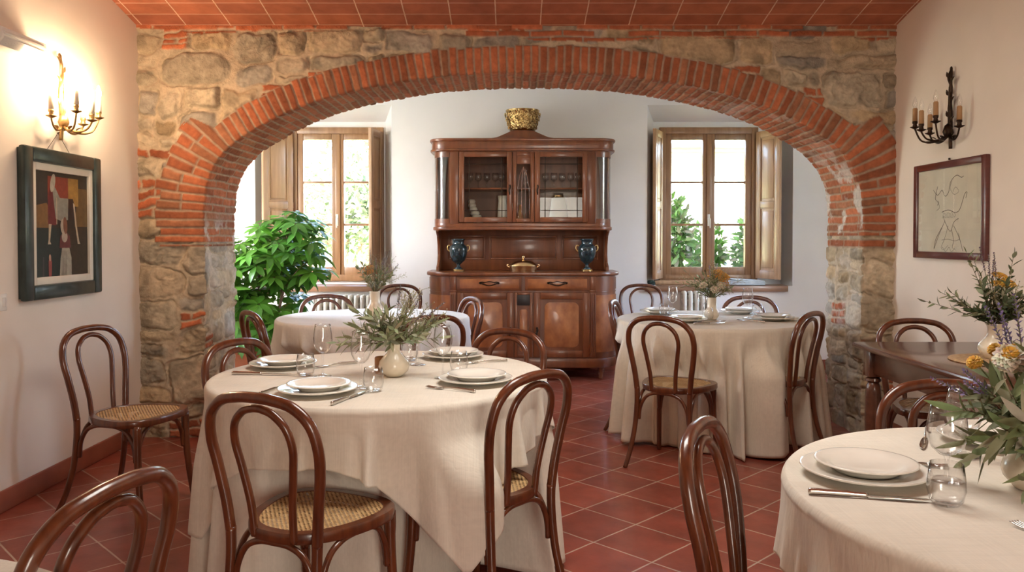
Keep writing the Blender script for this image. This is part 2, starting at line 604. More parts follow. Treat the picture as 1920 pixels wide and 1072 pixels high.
        if parent is not None:
            o.parent = parent
        if loc is not None:
            o.location = loc
        return o


def spline(pts, per=8, closed=False):
    """Catmull-Rom through tuples of any length"""
    P = [np.array(p, dtype=float) for p in pts]
    n = len(P)
    out = []
    segs = n if closed else n - 1
    for i in range(segs):
        if closed:
            p0, p1, p2, p3 = P[i - 1], P[i], P[(i + 1) % n], P[(i + 2) % n]
        else:
            p0, p1, p2, p3 = P[max(i - 1, 0)], P[i], P[i + 1], P[min(i + 2, n - 1)]
        for j in range(per):
            t = j / per
            out.append(0.5 * ((2 * p1) + (-p0 + p2) * t + (2 * p0 - 5 * p1 + 4 * p2 - p3) * t * t + (-p0 + 3 * p1 - 3 * p2 + p3) * t ** 3))
    if not closed:
        out.append(P[-1])
    return out


def thing(name, label, cat, loc=(0, 0, 0), rz=0.0, group=None):
    o = bpy.data.objects.new(name, None)
    o.empty_display_size = 0.1
    COL.objects.link(o)
    o.location = loc
    o.rotation_euler = (0, 0, rz)
    return tag(o, label, cat, group)


def tag(o, label, cat, group=None):
    o['label'] = label
    o['category'] = cat
    if group:
        o['group'] = group
    return o


def struct(o):
    o['kind'] = 'structure'
    return o


KIDS = {}


def copy_tree(o, parent=None):
    c = o.copy()
    COL.objects.link(c)
    if parent is not None:
        c.parent = parent
    for ch in list(o.children):
        copy_tree(ch, c)
    return c


def smooth01(a, b, x):
    t = np.clip((x - a) / (b - a), 0, 1)
    return t * t * (3 - 2 * t)


_grids = {}


def vnoise(x, y, f, seed):
    if seed not in _grids:
        _grids[seed] = np.random.default_rng(seed).random((256, 256))
    g = _grids[seed]
    X, Y = x * f + 1000.0, y * f + 1000.0
    xi, yi = np.floor(X).astype(int), np.floor(Y).astype(int)
    u, v = X - xi, Y - yi
    u, v = u * u * (3 - 2 * u), v * v * (3 - 2 * v)
    a, b = g[xi % 256, yi % 256], g[(xi + 1) % 256, yi % 256]
    c, d = g[xi % 256, (yi + 1) % 256], g[(xi + 1) % 256, (yi + 1) % 256]
    return (a * (1 - u) + b * u) * (1 - v) + (c * (1 - u) + d * u) * v


def fbm(x, y, f, seed, octv=4):
    s, a, t = 0, 0.5, 0
    for i in range(octv):
        s = s + a * vnoise(x, y, f * 2 ** i, seed + i)
        t += a
        a *= 0.55
    return s / t
# ================================================================== the rooms
XL, XR = -2.42, 2.48          # dining room side walls
YW, YB = 5.20, 5.77           # faces of the arch wall
ZTOP = 2.66                   # where the vault springs from the arch wall
YBACK = 7.85
ZR = 3.45

# ---- floor
g = G()
g.add([(-3.8, -2.9, 0), (3.8, -2.9, 0), (3.8, 8.4, 0), (-3.8, 8.4, 0)], [(0, 1, 2, 3)])
struct(g.build('floor', 'floor', smooth=False))

# ---- side walls of the dining room
g = G().box(XL - 0.3, XL, -2.8, YB, 0, ZR, 0)
struct(g.build('wall_left', 'plaster', smooth=False))
g = G().box(XR, XR + 0.3, -2.8, YB, 0, ZR, 0)
struct(g.build('wall_right', 'plaster', smooth=False))
# wall behind the camera; doorway and sky-blocking lobby box added for the fill
g = G()
g.box(XL - 0.3, 0.5, -2.8, -2.5, 0, ZR, 0).box(1.8, XR + 0.3, -2.8, -2.5, 0, ZR, 0)
g.box(0.5, 1.8, -2.8, -2.5, 2.25, ZR, 0)
g.box(0.2, 2.1, -4.1, -4.0, 0, ZR, 0).box(0.2, 0.3, -4.0, -2.8, 0, ZR, 0).box(2.0, 2.1, -4.0, -2.8, 0, ZR, 0).box(0.2, 2.1, -4.1, -2.8, 2.4, 2.5, 0).box(0.2, 2.1, -4.1, -2.8, -.05, 0, 0)
struct(g.build('wall_front', 'plaster', smooth=False))
# roof slab over both rooms, added unseen to stop sunlight leaking in
g = G().box(-4.0, 4.0, -3.0, 8.5, ZR, ZR + 0.1, 0)
struct(g.build('roof', 'plaster', smooth=False))

# ---- vaulted ceiling (barrel with its axis across the room)
y_mid = 1.55
half = YW + 0.12 - y_mid
ang = R(13.5)
RV = half / math.sin(ang)
vs, fs, uvs = [], [], []
nseg = 60
for i in range(nseg + 1):
    a = -ang + 2 * ang * i / nseg
    y = y_mid + RV * math.sin(a)
    z = ZTOP - .022 + RV * (math.cos(a) - math.cos(ang))
    for x in (XL - 0.05, XR + 0.05):
        vs.append((x, y, z))
        uvs.append((x, RV * (a - ang)))
for i in range(nseg):
    fs.append((2 * i, 2 * i + 1, 2 * i + 3, 2 * i + 2))
g = G()
g.add(vs, fs)
o = struct(g.build('ceiling', 'ceiling'))
uvl = o.data.uv_layers.new(name='UVMap')
for lp in o.data.loops:
    uvl.data[lp.index].uv = uvs[lp.vertex_index]

# ---- far room
g = G()
g.add([(-3.4, YB - 0.3, 2.95), (3.3, YB - 0.3, 2.95), (3.3, 8.3, 2.95), (-3.4, 8.3, 2.95)], [(0, 1, 2, 3)])
struct(g.build('ceiling', 'plaster_far', smooth=False))


def side_wall(name, x0, x1):  # unseen side openings made up to let daylight into the far room
    g = G()
    if x0 > 0:
        g.box(x0, x1, YB - 0.3, 5.95, 0, ZR, 0).box(x0, x1, 6.65, 8.4, 0, ZR, 0)
        g.box(x0, x1, 5.95, 6.65, 0, 0.9, 0).box(x0, x1, 5.95, 6.65, 2.5, ZR, 0)
    else:
        g.box(x0, x1, YB - 0.3, 5.9, 0, ZR, 0).box(x0, x1, 6.8, 8.4, 0, ZR, 0)
        g.box(x0, x1, 5.9, 6.8, 0, 0.9, 0).box(x0, x1, 5.9, 6.8, 2.6, ZR, 0)
    struct(g.build(name, 'plaster_far', smooth=False))


side_wall('wall_far_left', -3.6, -3.3)
side_wall('wall_far_right', 3.2, 3.5)

# back wall with the two splayed window niches
NICHE = [((-2.517, -1.178, 0.83, 2.60), (-2.47, -1.285, 0.83, 2.475), (-2.225, -1.312, 0.875, 2.405)),
         ((1.324, 2.753, 0.83, 2.60), (1.435, 2.735, 0.83, 2.475), (1.503, 2.476, 0.875, 2.405))]
YN = 8.14
g = G()


def quad_ring(g, o, yo, i, yi):
    """strip of faces between two upright rectangles"""
    A = [(o[0], yo, o[2]), (o[1], yo, o[2]), (o[1], yo, o[3]), (o[0], yo, o[3])]
    B = [(i[0], yi, i[2]), (i[1], yi, i[2]), (i[1], yi, i[3]), (i[0], yi, i[3])]
    g.add(A + B, [(k, (k + 1) % 4, 4 + (k + 1) % 4, 4 + k) for k in range(4)])


xs = [-3.6, NICHE[0][0][0], NICHE[0][0][1], NICHE[1][0][0], NICHE[1][0][1], 3.5]
for k in (0, 2, 4):
    g.add([(xs[k], YBACK, 0), (xs[k + 1], YBACK, 0), (xs[k + 1], YBACK, ZR), (xs[k], YBACK, ZR)], [(0, 1, 2, 3)])
for fr, inn, win in NICHE:
    g.add([(fr[0], YBACK, 0), (fr[1], YBACK, 0), (fr[1], YBACK, fr[2]), (fr[0], YBACK, fr[2])], [(0, 1, 2, 3)])
    g.add([(fr[0], YBACK, fr[3]), (fr[1], YBACK, fr[3]), (fr[1], YBACK, ZR), (fr[0], YBACK, ZR)], [(0, 1, 2, 3)])
    quad_ring(g, fr, YBACK, inn, YN)
    quad_ring(g, inn, YN, win, YN)
    quad_ring(g, win, YN, win, 8.36)
# outer skin
for (x0, x1, z0, z1) in [(-3.6, -2.225, 0, ZR), (-1.312, 1.503, 0, ZR), (2.476, 3.5, 0, ZR), (-2.225, -1.312, 0, 0.875),
                         (-2.225, -1.312, 2.405, ZR), (1.503, 2.476, 0, 0.875), (1.503, 2.476, 2.405, ZR)]:
    g.add([(x0, 8.36, z0), (x1, 8.36, z0), (x1, 8.36, z1), (x0, 8.36, z1)], [(0, 1, 2, 3)])
struct(g.build('wall_back', 'plaster_far', smooth=False))

# ---- skirtings
def skirting(name, x0, x1, y0, y1, h=0.105):
    struct(G().box(x0, x1, y0, y1, 0, h, 0.006).build(name, 'skirting'))


skirting('baseboard_left', XL, XL + 0.014, -2.4, YW - 0.02)
skirting('baseboard_right', XR - 0.014, XR, -2.4, YW - 0.02)
skirting('baseboard_back', -3.29, 3.19, YBACK - 0.014, YBACK)

# ================================================================== the stone wall with its brick arch
XC = 0.139
prof = [(618, 400), (612, 350), (601, 318), (583, 290), (556, 265), (520, 242), (472, 216), (420, 194.5), (358, 175.5),
        (280, 158.5), (155, 141), (0, 135)]
half_pts = [(dx * YW / F_PX, 1.30 + (446 - y) * YW / F_PX) for dx, y in prof]
curve = [(-x, z) for x, z in half_pts] + [(x, z) for x, z in reversed(half_pts[:-1])]
arc = spline(curve, 12)
arc = [np.array((-half_pts[0][0], 0.0)), np.array((-half_pts[0][0], 0.5)), np.array((-half_pts[0][0], 1.0)), np.array((-half_pts[0][0], 1.3))] + arc + \
      [np.array((half_pts[0][0], 1.3)), np.array((half_pts[0][0], 1.0)), np.array((half_pts[0][0], 0.5)), np.array((half_pts[0][0], 0.0))]
arc = np.array(arc)
arc[:, 0] += XC
seg = np.hypot(*(arc[1:] - arc[:-1]).T)
acc = np.concatenate([[0], np.cumsum(seg)])
S_LEN = acc[-1]
S = np.linspace(0, S_LEN, int(S_LEN / 0.0058))
cx = np.interp(S, acc, arc[:, 0])
cz = np.interp(S, acc, arc[:, 1])
kern = np.ones(15) / 15


def sm(a):
    return np.convolve(np.pad(a, 7, mode='edge'), kern, mode='valid')


tx, tz = sm(np.gradient(cx)), sm(np.gradient(cz))
ln = np.hypot(tx, tz)
tx, tz = tx / ln, tz / ln
nx, nz = tz, -tx              # inward (towards the opening): left jamb tangent up -> normal +x

rng = np.random.default_rng(11)
LAY = {}


def make_layout(x0, z0, x1, z1, seed, big=1.0, brick=0.16):
    r = np.random.default_rng(seed)
    out = []

    def rec(a, b, c, d):
        w, h = c - a, d - b
        mw, mh = r.uniform(.18, .50) * big, r.uniform(.10, .25) * big
        if w > mw and (w / h > 1.25 or h <= mh):
            t = a + w * r.uniform(.33, .67)
            rec(a, b, t, d)
            rec(t, b, c, d)
        elif h > mh:
            t = b + h * r.uniform(.35, .65)
            rec(a, b, c, t)
            rec(a, t, c, d)
        else:
            out.append((a, b, c, d))
    rec(x0, z0, x1, z1)
    cells = []
    pal = [(.54, .42, .27), (.50, .39, .26), (.46, .38, .27), (.38, .33, .26), (.58, .47, .32), (.50, .37, .22), (.43, .36, .26), (.55, .45, .31)]
    for c in out:
        w, h = c[2] - c[0], c[3] - c[1]
        kind = 'stone'
        if r.random() < brick and w > 0.12:
            kind = 'brick'
        col = np.array(pal[r.integers(len(pal))]) * r.uniform(.8, 1.12)
        if kind == 'brick':
            col = np.array((.44, .13, .055)) * r.uniform(.75, 1.2)
        cells.append((c, kind, col, r.uniform(.008, .030), r.uniform(-.014, .014, 2), r.uniform(2.6, 6.5), int(r.integers(1000)), r.uniform(0.4, 1.6)))
    return cells


def sample_layout(cells, u, v, seed, wild=1.0):
    """height above mortar and colour at points (u, v)"""
    wu = u + ((fbm(u, v, 4.0, seed, 2) - .5) * .12 + (fbm(u, v, 15.0, seed + 5, 3) - .5) * .045) * wild
    wv = v + ((fbm(u, v, 4.0, seed + 50, 2) - .5) * .10 + (fbm(u, v, 15.0, seed + 55, 3) - .5) * .040) * wild
    mort = np.array((.52, .41, .28))
    h = (fbm(u, v, 22, seed + 9, 3) - .5) * .010
    col = np.repeat((mort * 1.0)[None, :], len(u), 0) * (0.82 + .36 * fbm(u, v, 9, seed + 21, 4))[:, None]
    for (c, kind, bc, amp, tilt, p, sd, rgh) in cells:
        m = (wu >= c[0]) & (wu < c[2]) & (wv >= c[1]) & (wv < c[3])
        if not m.any():
            continue
        uu, vv = wu[m], wv[m]
        if kind == 'brick':
            hgt = c[3] - c[1]
            rows = max(1, round(hgt / .058))
            rh = hgt / rows
            row = np.floor((vv - c[1]) / rh)
            ev = np.minimum((vv - c[1]) - row * rh, (row + 1) * rh - (vv - c[1]))
            bl = .19
            off = (row % 2) * .09 + c[0]
            kk = np.floor((uu - off) / bl)
            eu = np.minimum(uu - off - kk * bl, (kk + 1) * bl - (uu - off))
            eb = np.minimum(uu - c[0], c[2] - uu)
            e = np.minimum(np.minimum(ev, eu), eb)
            e = e - .003
            k = smooth01(0, .008, e)
            rnd = np.modf(np.sin(row * 12.9 + kk * 78.2 + sd) * 43758.5)[0]
            cc = bc[None, :] * (1 + .3 * rnd)[:, None] * (.8 + .4 * fbm(uu, vv, 20, sd + 2000, 3))[:, None]
            h[m] = h[m] * (1 - k) + k * (.014 + .005 * rnd + (fbm(uu, vv, 30, sd + 2000, 3) - .5) * .010)
            col[m] = col[m] * (1 - k)[:, None] + cc * k[:, None]
        else:
            mx, my = (c[0] + c[2]) / 2, (c[1] + c[3]) / 2
            hw, hh = (c[2] - c[0]) / 2 - .009, (c[3] - c[1]) / 2 - .008
            a, b = np.abs(uu - mx) / hw, np.abs(vv - my) / hh
            n_ = (a ** p + b ** p) ** (1 / p)
            e = (1 - n_) * min(hw, hh)
            k = smooth01(-.002, .010, e)
            dome = smooth01(-.002, .026, e)
            crev = np.exp(-(e / .005) ** 2) * smooth01(.47, .58, fbm(uu, vv, 5, sd + 1700, 2)) * .022
            tx_ = fbm(uu, vv, 11, sd + 3000, 5) - .5
            rid = np.abs(fbm(uu, vv * 1.6, 16, sd + 3500, 4) - .5)
            hh_ = amp * dome + tilt[0] * (uu - mx) / hw + tilt[1] * (vv - my) / hh + tx_ * .040 * rgh - rid * .03 * rgh
            h[m] = h[m] * (1 - k) + k * hh_ - crev
            cc = bc[None, :] * (.74 + .5 * fbm(uu, vv, 12, sd + 4000, 5))[:, None]
            stain = smooth01(.52, .72, fbm(uu, vv, 7, sd + 4500, 4))[:, None]
            cc = cc * (1 - .35 * stain)
            col[m] = col[m] * (1 - k)[:, None] + cc * k[:, None]
    return np.maximum(h, -.024), col


LAY_FRONT = make_layout(XL - .1, -.05, XR + .1, 2.85, 5, 1.3, .13)
LAY_JAMB = [make_layout(-.1, -.05, .75, 1.6, 23, 1.05, .10), make_layout(-.1, -.05, .75, 1.6, 31, 1.15, .04)]


def wall_sample(x, z):
    h, col = sample_layout(LAY_FRONT, x, z, 100)
    # courses of thin brick under the vault
    zlim = 2.585 + (fbm(x, z, 3, 77, 2) - .5) * .06 + np.where(x < -0.4, .05, 0.0)
    m = z > zlim
    if m.any():
        zz = z[m] + (fbm(x[m], z[m], 8, 300, 2) - .5) * .012
        row = np.floor(zz / .044)
        ez = np.minimum(zz - row * .044, (row + 1) * .044 - zz)
        off = (row % 2) * .1 + np.modf(np.sin(row * 7.7) * 991.)[0] * .05
        kk = np.floor((x[m] - off) / .21)
        ex = np.minimum(x[m] - off - kk * .21, (kk + 1) * .21 - (x[m] - off))
        e = np.minimum(ez, ex) - .002
        rnd = np.modf(np.abs(np.sin(row * 12.9 + kk * 78.2) * 43758.5))[0]
        k = smooth01(0, .007, e) * smooth01(.18, .3, rnd)
        base = np.array((.42, .125, .055))[None, :] * (.7 + .6 * rnd)[:, None]
        h[m] = np.maximum(h[m], -.012) * (1 - k) * .4 + k * (.008 + .014 * rnd)
        col[m] = col[m] * (1 - k)[:, None] + base * k[:, None]
    return h, col


def grid_mesh(name, P, colr, keep, mat, parent=None):
    """P: (a, b, 3) grid of positions; keep: (a-1, b-1) cells that exist"""
    A, B = P.shape[:2]
    idx = np.arange(A * B).reshape(A, B)
    quads = np.stack([idx[:-1, :-1], idx[1:, :-1], idx[1:, 1:], idx[:-1, 1:]], -1)[keep]
    used = np.zeros(A * B, bool)
    used[quads.ravel()] = True
    new = np.cumsum(used) - 1
    V = P.reshape(-1, 3)[used]
    C = colr.reshape(-1, 3)[used]
    Q = new[quads]
    me = bpy.data.meshes.new(name)
    me.vertices.add(len(V))
    me.vertices.foreach_set('co', V.astype(np.float32).ravel())
    me.loops.add(Q.size)
    me.loops.foreach_set('vertex_index', Q.astype(np.int32).ravel())
    me.polygons.add(len(Q))
    me.polygons.foreach_set('loop_start', np.arange(0, Q.size, 4, dtype=np.int32))
    me.polygons.foreach_set('use_smooth', np.ones(len(Q), bool))
    me.update(calc_edges=True)
    ca = me.color_attributes.new('Col', 'FLOAT_COLOR', 'POINT')
    arr = np.ones((len(V), 4), np.float32)
    arr[:, :3] = C
    ca.data.foreach_set('color', arr.ravel())
    me.materials.append(M[mat])
    o = bpy.data.objects.new(name, me)
    COL.objects.link(o)
    if parent is not None:
        o.parent = parent
    return o


# -- brick ring + soffit in one sheet: w < 0 face of the ring, w > 0 soffit
W = np.concatenate([np.arange(-.345, 0, .0070), np.arange(0, YB - YW + .001, .0075)])
SS, WW = np.meshgrid(S, W, indexing='ij')
cxx, czz = np.repeat(cx[:, None], len(W), 1), np.repeat(cz[:, None], len(W), 1)
nxx, nzz = np.repeat(nx[:, None], len(W), 1), np.repeat(nz[:, None], len(W), 1)
face = WW < 0
X0 = cxx - nxx * np.where(face, -WW, 0)
Z0 = czz - nzz * np.where(face, -WW, 0)
Y0 = YW + np.where(face, 0, WW)
s_, w_ = SS.ravel(), WW.ravel()
xf, zf = X0.ravel(), Z0.ravel()
zc = czz.ravel()
xcn = cxx.ravel() - XC
# stone field
hs, cs = wall_sample(xf, zf)
for side in (0, 1):
    mk = (w_ > 0) & ((xcn < 0) if side == 0 else (xcn > 0)) & (zc < 1.6)
    h2, c2 = sample_layout(LAY_JAMB[side], w_[mk], zc[mk], 500 + side * 40, .45)
    h2 = h2 * .65
    hs[mk], cs[mk] = h2, c2 * np.array((1.0, 1.02, 1.06))  # bluish window light tinted into the jamb stone colour
# brick field
PITCH_B = .0525
sw = s_ + (fbm(s_, w_, 6, 600, 3) - .5) * .016
ci = np.floor(sw / PITCH_B)
ce = np.minimum(sw - ci * PITCH_B, (ci + 1) * PITCH_B - sw)


def rnd_of(i, k):
    return np.modf(np.abs(np.sin(i * 12.9898 + k * 78.233) * 43758.5453))[0]


long_b = (1 - smooth01(1.86, 1.90, zc))
Lb = .155 + .018 * rnd_of(ci, 1) + long_b * (.14 + .05 * (rnd_of(ci, 2) - .5))
joint = 0.02 + .15 * rnd_of(ci, 3)
bl = .24
kk = np.floor((w_ - joint) / bl)
we = np.minimum(w_ - joint - kk * bl, (kk + 1) * bl - (w_ - joint))
front_piece = w_ < joint
mid_j = -.10 - .10 * rnd_of(ci, 4)
we_f = np.minimum(joint - w_, w_ + Lb)
two = (long_b > .5) & (rnd_of(ci, 5) > .35)
we_f = np.where(two, np.minimum(we_f, np.abs(w_ - mid_j)), we_f)
we = np.where(front_piece, we_f, we)
piece = np.where(front_piece, np.where(two & (w_ < mid_j), -2, -1), kk)
e = np.minimum(ce, we) - .0032
kb = smooth01(0, .0065, e)
r1, r2 = rnd_of(ci, 7 + piece), rnd_of(ci, 17 + piece)
zs = 1.27 + .10 * (rnd_of(ci, 9) - .5)
inb = (zc > zs) & (w_ > -Lb)
hb = kb * np.where(w_ < 0, .007 + .010 * r1, .003 + .005 * r1) + .012 * (w_ < 0) + (fbm(s_, w_, 28, 640, 4) - .5) * .012
bcol = (np.array((.42, .130, .056))[None, :] * (1 - .3 * (r1 > .8))[:, None] + np.array((.06, .05, .03))[None, :] * (r1 > .8)[:, None]) * (.62 + .6 * r2)[:, None] * (.82 + .36 * fbm(s_, w_, 14, 660, 4))[:, None]
mcol = np.array((.50, .36, .25))[None, :] * np.ones((len(s_), 1))
bc = bcol * kb[:, None] + mcol * (1 - kb)[:, None] * .8
# whitewash remains on the soffit haunches
wash = smooth01(.50, .60, fbm(s_, w_, 7, 700, 5))
reg = np.where(w_ > 0, 1, 0) * (smooth01(1.2, 1.3, zc) * (1 - smooth01(1.55, 2.1, zc))) * np.where(xcn > 0, .85, .0)
reg = reg + np.where((w_ > .0) & (xcn < 0), 1, 0) * np.exp(-((zc - 1.33) / .08) ** 2) * .8
reg = reg + np.where((w_ > 0) & (xcn > 0), 1, 0) * smooth01(2.0, 2.1, zc) * (1 - smooth01(2.25, 2.33, zc)) * .30
reg = reg + np.where((w_ > 0), 1, 0) * (1 - smooth01(1.2, 1.3, zc)) * .35
wk = np.clip(wash * reg, 0, .85)[:, None]
h = np.where(inb, hb, hs)
c = np.where(inb[:, None], bc, cs)
c = c * (1 - wk) + np.array((.66, .62, .56)) * wk
h, c = h.reshape(SS.shape), c.reshape(*SS.shape, 3)
bl_f = np.clip((-WW + .012) / .024, 0, 1)      # 1 on the face, 0 on the soffit, both at the arris
dy = -h * np.clip(bl_f * 2, 0, 1)
dn = h * np.clip((1 - bl_f) * 2, 0, 1)
arr_r = np.exp(-(WW / .008) ** 2) * .006        # worn arris
P = np.stack([X0 + nxx * (dn - arr_r), Y0 + dy + arr_r, Z0 + nzz * (dn - arr_r)], -1)
P[..., 0] = np.clip(P[..., 0], XL - .02, XR + .02)
P[..., 2] = np.clip(P[..., 2], -.01, 5)
keep = np.ones((len(S) - 1, len(W) - 1), bool)
ring_P, ring_c, ring_keep = P, c, keep

# -- rubble face
step = .0075
gx = np.arange(XL - .01, XR + .011, step)
gz = np.arange(-.005, ZTOP + .06, step)
GX, GZ = np.meshgrid(gx, gz, indexing='ij')
x_, z_ = GX.ravel(), GZ.ravel()
# distance outside the opening
inside_half = half_pts[0][0]
zz_of_x = np.interp(np.abs(x_ - XC), [p[0] for p in reversed(half_pts)], [p[1] for p in reversed(half_pts)])
sub = np.arange(0, len(S), 6)
dist = np.full(len(x_), 9.0)
for i in sub:
    dist = np.minimum(dist, (x_ - cx[i]) ** 2 + (z_ - cz[i]) ** 2)
dist = np.sqrt(dist)
inside = (np.abs(x_ - XC) < inside_half) & (z_ < zz_of_x)
sd = np.where(inside, -dist, dist).reshape(GX.shape)
h, c = wall_sample(x_, z_)
h, c = h.reshape(GX.shape), c.reshape(*GX.shape, 3)
P = np.stack([GX, YW - h + .0045 * (1 - smooth01(.33, .36, sd)), GZ], -1)
mid = (sd[:-1, :-1] + sd[1:, 1:]) / 2
wall_mid = bpy.data.objects.new('wall_middle', None)
COL.objects.link(wall_mid)
struct(wall_mid)
grid_mesh('rubble_face', P, c, mid > .30, 'stone', wall_mid)
grid_mesh('brick_arch', ring_P, ring_c, ring_keep, 'brick', wall_mid)
# back face towards the far room and the closed top
g = G()
pts = list(zip(cx[::8], cz[::8]))
outer = []
for (px, pz) in pts:
    dx_, dz_ = px - XC, pz - 0.6
    if pz < 1.2:
        outer.append((-3.4 if dx_ < 0 else 3.3, pz))
    else:
        k = min(3.6 / max(abs(dx_), 1e-6), (ZR - 0.6) / max(dz_, 1e-6))
        outer.append((XC + dx_ * k, 0.6 + dz_ * k))
vs = [(a, YB, b) for a, b in pts] + [(a, YB, b) for a, b in outer]
n_ = len(pts)
g.add(vs, [(i, i + 1, n_ + i + 1, n_ + i) for i in range(n_ - 1)])
g.box(-3.4, 3.3, YW + .06, YB - .01, 2.70, ZR, 0)
g.box(-3.4, XL, YW + .06, YB - .01, 0, 2.70, 0)
g.box(XR, 3.3, YW + .06, YB - .01, 0, 2.70, 0)
g.build('plaster_back', 'plaster_far', wall_mid, smooth=False)
# ================================================================== windows, shutters, sills
def frame_rect(g, x0, x1, z0, z1, y0, y1, w, bev=.004, bottom=None):
    """four bars of a rectangular frame"""
    b = bottom or w
    g.box(x0, x0 + w, y0, y1, z0, z1, bev)
    g.box(x1 - w, x1, y0, y1, z0, z1, bev)
    g.box(x0 + w, x1 - w, y0, y1, z1 - w, z1, bev)
    g.box(x0 + w, x1 - w, y0, y1, z0, z0 + b, bev)
    return g


def shutter_mesh(w, h):
    """panelled shutter hinged at x=0 and running to +x, thickness about y"""
    g = G()
    t = .016
    frame_rect(g, 0, w, 0, h, -t, t, .062, .004, .075)
    g.box(.062, w - .062, -t, t, h * .50 - .03, h * .50 + .03, .004)
    for a, b in ((.075, h * .5 - .03), (h * .5 + .03, h - .062)):
        g.box(.06, w - .06, -.006, .006, a - .004, b + .004, 0)
        g.box(.088, w - .088, -.013, .013, a + .03, b - .03, .010)
        for s in (-1, 1):        # mouldings round each panel
            frame_rect(g, .062, w - .062, a, b, s * .012 - .005, s * .012 + .005, .010, .003)
    return g


def window(n, win, hinge_dirs):
    x0, x1, _, z0_, z1_ = win[0], win[1], 0, win[2], win[3]
    root = bpy.data.objects.new('window_%d' % n, None)
    COL.objects.link(root)
    struct(root)
    g = frame_rect(G(), x0 - .012, x1 + .012, z0_ - .012, z1_ + .012, 8.10, 8.20, .065)
    g.build('window_frame', 'oak', root, angle=40)
    mid = (x0 + x1) / 2
    for k, (a, b) in enumerate(((x0 + .05, mid + .004), (mid - .004 + .008, x1 - .05))):
        g = frame_rect(G(), a, b, z0_ + .045, z1_ - .05, 8.115, 8.175, .062, .006, .085)
        sash = g.build('sash', 'oak', root, angle=40)
        g = G()
        hz = z1_ - .05 - z0_ - .045
        for q in (1, 2):
            zc_ = z0_ + .045 + .085 + (hz - .147) * q / 3
            g.box(a + .06, b - .06, 8.125, 8.165, zc_ - .011, zc_ + .011, .003)
        g.build('glazing_bar', 'oak', sash, angle=40)
        g = G().box(a + .055, b - .055, 8.142, 8.146, z0_ + .12, z1_ - .105, 0)
        g.build('pane', 'pane', sash, smooth=False)
    # brass cover strip and lever handle on the closing stile
    g = G().box(mid - .022, mid + .03, 8.10, 8.117, z0_ + .05, z1_ - .055, .005)
    st = g.build('closing_strip', 'oak', root, angle=40)
    g = G().box(mid - .012, mid + .012, 8.092, 8.10, 1.42, 1.54, .003)
    g.tube([(mid, 8.094, 1.50), (mid, 8.065, 1.50), (mid + .003, 8.058, 1.485), (mid + .004, 8.056, 1.40)], [.007, .007, .008, .007], 8)
    hd = g.build('window_handle', 'white_plastic', st)
    hd['label'] = 'pale lever handle'
    h = z1_ - z0_ - .06
    for (hx, ex, ey, lab) in hinge_dirs:
        d = Vector((ex - hx, ey - 8.08, 0))
        o = shutter_mesh(d.length, h).build('shutter', 'shutter', root, angle=40, loc=(hx, 8.08, z0_ + .02))
        o.rotation_euler = (0, 0, math.atan2(d.y, d.x))
        o['label'] = lab
        g = G()
        for zz in (.18, h * .5, h - .18):
            g.tube([(0.0, 0, zz - .03), (0.0, 0, zz + .03)], .010, 8)
        g.build('hinge', 'gold', o)
    return root


window(1, NICHE[0][2], [(-2.215, -2.43, 7.80, 'wooden shutter folded open on the plant side'),
                        (-1.318, -1.372, 7.74, 'wooden shutter standing edge-on')])
window(2, NICHE[1][2], [(1.508, 1.385, 7.80, 'wooden shutter on the cabinet side'),
                        (2.470, 2.60, 7.76, 'wooden shutter on the far right side')])
for k, (a, b) in enumerate(((-2.56, -1.14), (1.30, 2.70))):
    g = G().box(a, b, YBACK - .045, YBACK + .02, .775, .832, .006)
    g.box(NICHE[k][1][0], NICHE[k][1][1], YBACK + .012, 8.12, .80, .832, .002)
    struct(g.build('trim_%d' % (k + 1), 'sill', angle=40))

# things on the sills
t = thing('newspaper', 'pale blue folded newspapers lying on the right window sill', 'newspaper', (2.33, 7.97, .832))
g = G()
random.seed(4)
for k in range(5):
    a = random.uniform(-.02, .02)
    g.box(-.20 + a, .17 + a, -.12 + a * .5, .10, .006 + k * .009, .0135 + k * .009, .003, Matrix.Rotation(a * 1.6, 4, 'Z'))
g.box(-.17, .12, -.10, .09, .051, .058, .003, Matrix.Rotation(.08, 4, 'Z') @ Matrix.Rotation(.05, 4, 'Y'))
g.build('paper_stack', 'blue_paper', t, angle=40)
t = thing('sill_strip', 'long pale wooden strip lying on the right window sill', 'board', (1.72, 8.02, .832))
G().box(-.29, .30, -.04, .04, 0, .045, .006).build('board', 'shutter', t, angle=40)
g = G()
for k in range(5):
    g.lathe([(0, 0), (.022, .004), (.03, .02), (.02, .036), (0, .042)], 10, (1.372 + .018 * math.cos(k * 1.3), 7.90 + .03 * math.sin(k * 1.3), .833 + .012 * (k % 2)))
tag(g.build('cloth_bundle', 'dark_cloth'), 'small dark green crumpled bundle at the left end of the right sill', 'cloth')


# radiators below the windows
def radiator(x0, x1, y, z0, z1, label):
    t = thing('radiator', label, 'radiator', ((x0 + x1) / 2, y, 0), 0, 'radiators under the windows')
    n = int((x1 - x0) / .058)
    w = (x1 - x0) / n
    for i in range(n):
        g = G()
        xa = -(x1 - x0) / 2 + i * w
        pts = spline([(xa + w / 2, -.05, z0), (xa + w / 2, -.05, z1 - .05), (xa + w / 2, -.03, z1), (xa + w / 2, .03, z1), (xa + w / 2, .05, z1 - .05), (xa + w / 2, .05, z0)], 4)
        g.tube(pts, .021, 8)
        g.build('radiator_fin', 'radiator', t)
    for zz in (z0 + .03, z1 - .07):
        G().tube([(-(x1 - x0) / 2 + .01, 0, zz), ((x1 - x0) / 2 - .01, 0, zz)], .022, 8).build('header_pipe', 'radiator', t)
    for sx_ in (-1, 1):
        G().box(sx_ * (x1 - x0) * .4 - .015, sx_ * (x1 - x0) * .4 + .015, -.04, .04, 0, z0 + .05, .004).build('foot', 'radiator', t)


